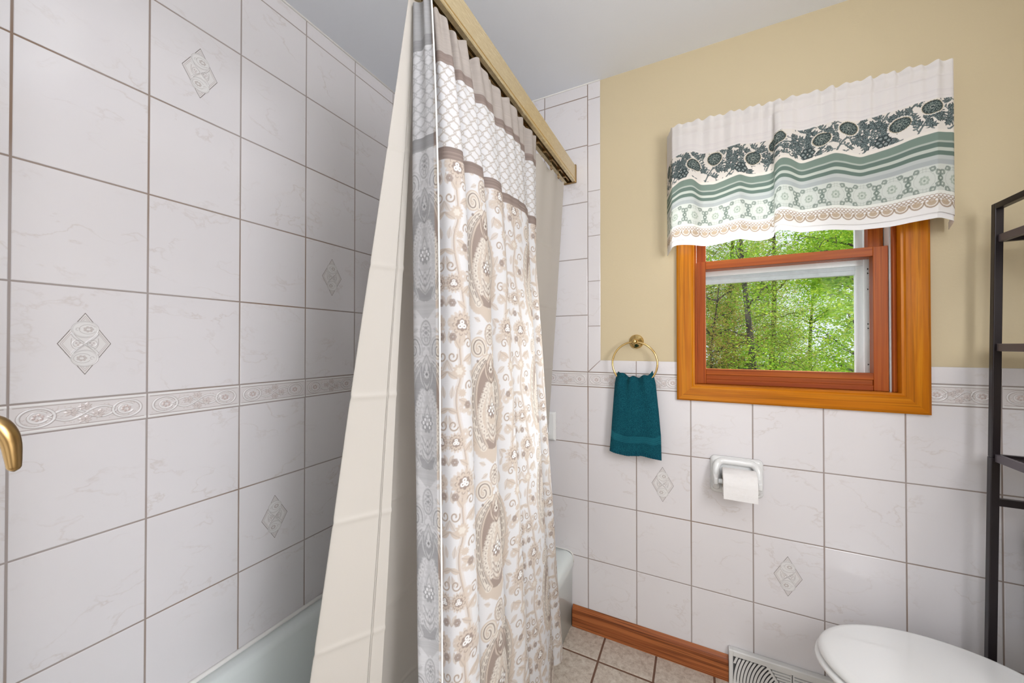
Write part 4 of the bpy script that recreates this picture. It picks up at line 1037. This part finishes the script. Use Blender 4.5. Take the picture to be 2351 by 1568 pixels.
for sgn in (1, -1):
    r = .262
    while r > .035:
        pts = []
        for a in np.linspace(0, 90, 40):
            x = gcx-sgn*r*math.cos(R(a)); z = gcz+r*1.18*math.sin(R(a))
            if z > zt_ or a > 48: break
            if not GX0+.0135 < x < GX1-.0135: continue
            pts.append((x, z))
        if len(pts) > 2:
            bm = bmesh.new()
            loft(bm, [[(x, GY+.001, z), (x+sgn*.0074, GY+.001, z), (x+sgn*.0088, GY+.011, z), (x+sgn*.0070, GY+.011, z)] for x, z in pts]); bm_obj('louvre', bm, STEEL, rg)
        r -= .0098
for sgn in (1, -1):
    bm = bmesh.new(); a = R(50)
    p0, p1 = (gcx-sgn*.012, gcz), (gcx-sgn*(zt_-gcz)/1.18/math.tan(a)*.98-sgn*.004, zt_)
    dx = .0045
    prism(bm, [(p0[0]-dx, p0[1]), (p0[0]+dx, p0[1]), (p1[0]+dx, p1[1]), (p1[0]-dx, p1[1])], lambda u, v, d: (u, d, v), GY, GY+.011); bm_obj('rib', bm, STEEL, rg)
bm = bmesh.new(); box(bm, gcx-.0055, gcx-.0015, GY, GY+.011, .013, zt_); box(bm, gcx+.0015, gcx+.0055, GY, GY+.011, .013, zt_); bm_obj('rib', bm, STEEL, rg)
z = .024
while z < zt_-.003:
    hw = (z-gcz)/1.18/math.tan(R(50))
    for sgn in (1, -1):
        if hw > .012:
            bm = bmesh.new(); prism(bm, [(GY+.001, z), (GY+.001, z+.0052), (GY+.011, z+.0078), (GY+.011, z+.0062)], lambda u, v, d: (d, u, v), min(gcx-sgn*.0055, gcx-sgn*(hw)), max(gcx-sgn*.0055, gcx-sgn*hw)); bm_obj('louvre', bm, STEEL, rg)
    z += .0098

# ------------------------------------------------------------------ toilet
TC = 1.280     # centre line, toilet points to -X
toi = empty('toilet', (.62, TC, 0), 'white toilet with its glossy lid closed, standing against the right wall', 'toilet')
def egg(x0, xw, x1, hw, z, n=110, y=TC, pw=2.0, back=.55):
    """front tip x0, widest at xw, back x1"""
    pts = []
    for k in range(n):
        a = 2*PI*k/n; c, s_ = math.cos(a), math.sin(a)
        if c < 0: x = xw+(xw-x0)*c; yy = hw*s_
        else: x = xw+(x1-xw)*c; yy = hw*(abs(s_)**back)*(1 if s_ > 0 else -1)*(1-.0*c)
        pts.append((x, y+yy, z))
    return pts
bm = bmesh.new()
LB_ = []
for t_ in np.linspace(0, 1, 30):
    a_ = t_*PI/2; ins = .022*(1-math.cos(a_)) if t_ < 1 else .022
    LB_.append((ins, .4045+.0165*math.sin(a_)))
lp_ = [egg(.303, .555, .776, .181, .400, back=.8), egg(.3, .555, .777, .184, .4025, back=.8)]
lp_ += [egg(.2995+i_, .555, .778-i_, .1845-i_, z_, back=.8) for i_, z_ in LB_]
lp_ += [egg(.3215+k_*.2, .555, .756-k_*.17, .1625*(1-k_*.9), .4210+.0045*(1-(1-k_)**2), back=.8) for k_ in (.12, .25, .4, .55, .7, .85, 1.0)]
loft(bm, lp_)
lid = bm_obj('lid', bm, WHITE_CER, toi, True)
bm = bmesh.new()
def ring_loft(bm, A, Bq):
    loops = A+Bq[::-1]; rings = [[bm.verts.new(p) for p in l] for l in loops]; n = len(rings[0])
    for a, b in zip(rings, rings[1:]+rings[:1]):
        for k in range(n): bm.faces.new([a[k], a[(k+1)%n], b[(k+1)%n], b[k]])
ring_loft(bm, [egg(.306, .555, .77, .178, .377, back=.8), egg(.295, .555, .773, .188, .381, back=.8), egg(.2915, .555, .774, .1915, .3855, back=.8), egg(.294, .555, .773, .189, .3925, back=.8), egg(.307, .555, .77, .177, .3965, back=.8)], [egg(.372, .545, .70, .110, .377, back=.8), egg(.372, .545, .70, .110, .3965, back=.8)])
bm_obj('seat', bm, WHITE_CER, toi, True)
bm = bmesh.new()
loft(bm, [egg(.50, .66, .92, .105, .002), egg(.50, .66, .92, .108, .03), egg(.52, .66, .90, .098, .08), egg(.50, .64, .88, .10, .15), egg(.42, .60, .88, .128, .23), egg(.345, .57, .88, .158, .30), egg(.322, .555, .88, .172, .345), egg(.320, .555, .88, .174, .366), egg(.326, .555, .88, .170, .3745), egg(.35, .555, .86, .150, .3765)])
bm_obj('bowl', bm, WHITE_CER, toi, True)
bm = bmesh.new(); loft(bm, [rrect(.812, 1.012, TC-.225, TC+.225, .03, .372), rrect(.806, 1.014, TC-.232, TC+.232, .03, .45), rrect(.800, 1.016, TC-.238, TC+.238, .03, .705)]); bm_obj('tank', bm, WHITE_CER, toi, bevel=.006, seg=3)
bm = bmesh.new(); loft(bm, [rrect(.790, 1.017, TC-.248, TC+.248, .03, .7055), rrect(.788, 1.017, TC-.250, TC+.250, .03, .735), rrect(.798, 1.012, TC-.240, TC+.240, .03, .745)]); bm_obj('tank_lid', bm, WHITE_CER, toi, bevel=.004, seg=3)
bm = bmesh.new(); tube(bm, [(.802, TC-.17, .66), (.785, TC-.17, .66), (.782, TC-.12, .655), (.782, TC-.09, .652)], .006, 10); bm_obj('flush_handle', bm, STEEL, toi, True)
for s_ in (-1, 1):
    bm = bmesh.new(); lathe(bm, [(.012, 0), (.012, .036), (.008, .042), (0, .043)], (.787, TC+s_*.075, .3765), (0, 0, 1), 20); bm_obj('hinge', bm, WHITE_CER, toi, True)

# ------------------------------------------------------------------ over-toilet rack
rk = empty('shelf_rack', (.84, 1.28, 0), 'dark bronze metal over-toilet shelf rack at the right edge of the room', 'shelf rack')
PW = .0172; PYF = 1.5005; PYN = 1.035; ZTOP = 1.6335
XB, XTP = .712, .7405        # post leans slightly toward the wall going up
def xpost(z): return XB+(XTP-XB)*z/ZTOP
def bar(bm, p, q, w_, h_=None):
    h_ = h_ or w_; p, q = Vector(p), Vector(q); d = (q-p).normalized()
    up = Vector((0, 0, 1)) if abs(d.z) < .8 else Vector((1, 0, 0)); s_ = d.cross(up).normalized(); u_ = s_.cross(d).normalized()
    v = [bm.verts.new(e+s_*a*w_/2+u_*b*h_/2) for e in (p, q) for a, b in ((-1,-1),(1,-1),(1,1),(-1,1))]
    for f in ((0,1,2,3),(7,6,5,4),(0,4,5,1),(1,5,6,2),(2,6,7,3),(3,7,4,0)): bm.faces.new([v[i] for i in f])
for y in (PYF, PYN):
    bm = bmesh.new(); bar(bm, (xpost(0)+PW/2, y+PW/2, 0), (xpost(.93)+PW/2, y+PW/2, .93), PW); bm_obj('leg', bm, BLACK, rk, bevel=.0015)
    bm = bmesh.new(); bar(bm, (xpost(.93)+PW/2+.0006, y+PW/2, .9305), (xpost(ZTOP)+PW/2, y+PW/2, ZTOP), PW*.97); bm_obj('post', bm, BLACK, rk, bevel=.0015)
    bm = bmesh.new(); bar(bm, (.995, y+PW/2, 0), (.995, y+PW/2, ZTOP), PW); bm_obj('leg', bm, BLACK, rk, bevel=.0015)
bm = bmesh.new(); bar(bm, (xpost(ZTOP)+PW/2, PYN+PW, ZTOP-PW*.5), (xpost(ZTOP)+PW/2, PYF, ZTOP-PW*.5), PW*.96); bm_obj('top_bar', bm, BLACK, rk, bevel=.001)
RACKE = []
for z, col in ((1.535, 0), (1.2345, 0), (.930, 0)):
    bm = bmesh.new(); xf = xpost(z)+.006
    bar(bm, (xf+.006, PYN+PW+.0005, z), (xf+.006, PYF-.0005, z), .012, .021); bm_obj('shelf_rail', bm, m_plain('satin_bronze', (.13, .115, .13), .38, .5, .08) if z == 1.535 else bpy.data.materials['satin_bronze'], rk, bevel=.001)
    for y in (PYN, PYF):
        bm = bmesh.new(); bar(bm, (xf+.012, y+PW/2, z), (.987, y+PW/2, z), .012, .018); bm_obj('shelf_side', bm, BLACK, rk, bevel=.001)
    bm = bmesh.new()
    y = PYN+PW+.008
    while y < PYF-.004:
        bar(bm, (xf+.012, y, z+.002), (.99, y, z+.002), .0035, .0035); y += .0135
    for x in (.80, .90): bar(bm, (x, PYN+PW, z-.002), (x, PYF, z-.002), .004, .004)
    bm_obj('shelf_mesh', bm, BLACK, rk)
for y in (PYN, PYF):
    bm = bmesh.new(); bar(bm, (xpost(.80)+PW, y+PW/2, .808), (.987, y+PW/2, .808), PW*.8, .020); bm_obj('cross_bar', bm, BLACK, rk, bevel=.001)

# ------------------------------------------------------------------ open door beside the camera with its lever
dr = empty('door_1', (-.508, -.35, 0), kind='structure')
bm = bmesh.new(); box(bm, -.526, -.490, -.72, .0665, .008, 2.03); bm_obj('door_leaf', bm, m_plain('white_door_paint', (.78, .77, .74), .4), dr, bevel=.002)
bm = bmesh.new(); lathe(bm, [(.0, 0), (.024, 0), (.024, .004), (.018, .008), (.010, .010), (.008, .016), (.0, .016)], (-.490, .040, 1.1865), (1, 0, 0), 28); bm_obj('rose', bm, ABRASS, dr, True)
bm = bmesh.new()
lp = spline([(-.480, .040, 1.1865), (-.474, .052, 1.1872), (-.4665, .0625, 1.1868), (-.4600, .0705, 1.1838), (-.4570, .0748, 1.1768), (-.4562, .0768, 1.169), (-.4560, .0777, 1.160), (-.4560, .0782, 1.152), (-.4560, .0784, 1.1478)], 60)
rd = list(np.linspace(.0072, .0066, 24))+list(np.linspace(.0064, .0036, 30))+[.0033, .0030, .0026, .0020, .0013, .0004]
tube(bm, [tuple(p) for p in lp], rd, 18); bm_obj('lever', bm, ABRASS, dr, True)

# ------------------------------------------------------------------ ceiling fill and vanity lamp are lights only, no fixtures built

# ------------------------------------------------------------------ outdoors
gm = NM('woodland_ground', .95); gm.base(gm.ramp(gm.noise(gm.coord(), 1.5, 5), [(.35, (.10, .13, .04)), (.6, (.17, .22, .06)), (.8, (.20, .15, .08))]))
bm = bmesh.new(); v = [bm.verts.new(p) for p in ((-20, 2.2, -2.6), (30, 2.2, -2.6), (30, 45, -1.0), (-20, 45, -1.0))]; bm.faces.new(v); bmesh.ops.subdivide_edges(bm, edges=bm.edges, cuts=30, use_grid_fill=True)
rs_ = random.Random(2)
for v in bm.verts: v.co.z += rs_.uniform(-.12, .12)
tag(bm_obj('ground', bm, gm.m), kind='structure')
bark = NM('bark', .95); bc = bark.coord(); bark.base(bark.ramp(bark.noise(bark.mapping(bc, (14, 14, 3)), 1, 4), [(.35, (.055, .042, .034)), (.65, (.19, .155, .13))])); BARK = bark.m
lm = NM('leaf', .7, spec=.02); la = lm.n('ShaderNodeAttribute', {'attribute_name': 'print'}).outputs['Color']; lm.base(la); lm.translucent(la, .5); LEAF = lm.m
def tree(x, y, h, lean, crown, nleaf, pal, seed, label, lsz=.075, gz=-2.3, low=0.15):
    nleaf = int(nleaf*3.2)
    rs = np.random.RandomState(seed); t = empty('tree', (x, y, gz), label, 'tree', group='trees outside the window')
    bm = bmesh.new(); n = 14; ts = np.linspace(0, 1, n)
    tr_ = [(x+lean*q*h*.25+.07*math.sin(q*7+seed), y+.06*math.cos(q*6+seed), gz+q*h*.93) for q in ts]
    tube(bm, tr_, [.085*(1-q*.85)*(h/8) for q in ts], 8)
    tips = []
    for b in range(34):
        q = low+(.95-low)*rs.rand(); i = int(q*(n-1)); p = Vector(tr_[i]); a = rs.uniform(0, 2*PI); L = crown*(1.15-q*.65)*rs.uniform(.55, 1.05)
        d = Vector((math.cos(a), math.sin(a), rs.uniform(.15, .8))).normalized()
        pts = [p+d*L*f+Vector((rs.uniform(-1, 1), rs.uniform(-1, 1), rs.uniform(-.5, 1)))*.05*L*(f > 0) for f in (0, .25, .5, .75, 1)]
        tube(bm, pts, [.024, .018, .012, .008, .004], 5)
        for f in (.3, .45, .6, .7, .8, .9, 1.0):
            c = p+d*L*f; tips.append((c, .18+.22*(1-f)))
            e = c+Vector((rs.normal(), rs.normal(), rs.normal()*.6))*.25*L*.6; tube(bm, [c, (c+e)/2+Vector((0, 0, .02)), e], [.007, .005, .002], 4); tips.append((e, .2)); tips.append(((c+e)/2, .18))
    bm_obj('trunk', bm, BARK, t, True)
    T = np.array([list(c) for c, _ in tips]); S_ = np.array([s for _, s in tips])
    k = rs.randint(0, len(T), nleaf); c = T[k]+rs.normal(size=(nleaf, 3))*S_[k][:, None]*np.array([1, 1, .75])
    L = lsz*.72*rs.uniform(.55, 1.2, nleaf)[:, None]; d = rs.normal(size=(nleaf, 3)); d[:, 2] = -np.abs(d[:, 2])*.5; d /= np.linalg.norm(d, axis=1)[:, None]
    s_ = np.cross(d, rs.normal(size=(nleaf, 3))); s_ /= np.linalg.norm(s_, axis=1)[:, None]; up = np.cross(s_, d)
    V = np.stack([c, c+d*L*.5+s_*L*.24+up*L*.06, c+d*L, c+d*L*.5-s_*L*.24+up*L*.06], 1).reshape(-1, 3)
    me = bpy.data.meshes.new('foliage'); me.vertices.add(len(V)); me.vertices.foreach_set('co', V.astype(np.float32).ravel())
    me.loops.add(nleaf*4); me.loops.foreach_set('vertex_index', np.arange(nleaf*4, dtype=np.int32)); me.polygons.add(nleaf)
    me.polygons.foreach_set('loop_start', (np.arange(nleaf)*4).astype(np.int32)); me.polygons.foreach_set('loop_total', np.full(nleaf, 4, np.int32)); me.update(calc_edges=True)
    pal = np.array(pal, np.float32); pc = pal[rs.randint(0, len(pal), nleaf)]*rs.uniform(.75, 1.2, (nleaf, 1))
    a = me.color_attributes.new('print', 'FLOAT_COLOR', 'POINT'); cc = np.ones((nleaf, 4, 4), np.float32); cc[..., :3] = pc[:, None]; a.data.foreach_set('color', cc.ravel())
    link('foliage', me, LEAF, t)
GRN = [(.36, .58, .06), (.46, .68, .08), (.26, .48, .06), (.58, .72, .10)]
YEL = [(.55, .48, .12), (.62, .46, .15), (.40, .50, .10), (.50, .32, .13)]
MIX = [(.40, .58, .10), (.50, .60, .14), (.32, .50, .09), (.52, .46, .16)]
tree(2.10, 7.6, 7.0, .25, 1.5, 9000, GRN, 11, 'bright green leafy tree nearest the window, seen at the right of the glass', .085, -2.3, .22)
tree(1.05, 8.6, 8.5, -.12, 1.5, 7000, GRN, 12, 'green tree with a dark straight trunk behind the middle of the glass')
tree(.25, 8.8, 5.2, .10, 1.2, 6000, YEL, 13, 'low yellow-brown budding tree at the lower left of the glass', .06, -2.3, .15)
tree(3.05, 10.2, 9.0, .2, 1.9, 7000, GRN, 14, 'tall forked green tree at the right behind the nearest one')
tree(.75, 11.5, 9.5, .05, 1.9, 9000, MIX, 15, 'tall loose olive-green tree rising above the middle rail', .08)
tree(2.0, 12.5, 10.0, -.05, 2.0, 9000, MIX, 16, 'tall pale green tree filling the upper right pane', .085)
tree(-.35, 11.0, 9.5, .12, 1.9, 7000, MIX, 17, 'olive tree with reddish buds at the left edge of the glass', .08)
tree(4.6, 12.0, 9.5, -.15, 2.0, 7000, GRN, 18, 'green tree farthest to the right, mostly behind the window frame', .085)
tree(1.3, 15.5, 7.5, .0, 2.4, 11000, MIX, 20, 'low distant tree filling the gap behind the others', .10, -1.8, .05)
tree(3.6, 16.0, 7.5, .0, 2.4, 10000, GRN, 21, 'low distant tree behind the forked one', .10, -1.8, .05)
tree(-.9, 15.0, 7.0, .0, 2.2, 8000, YEL, 22, 'low distant yellow tree at far left', .10, -1.8, .05)
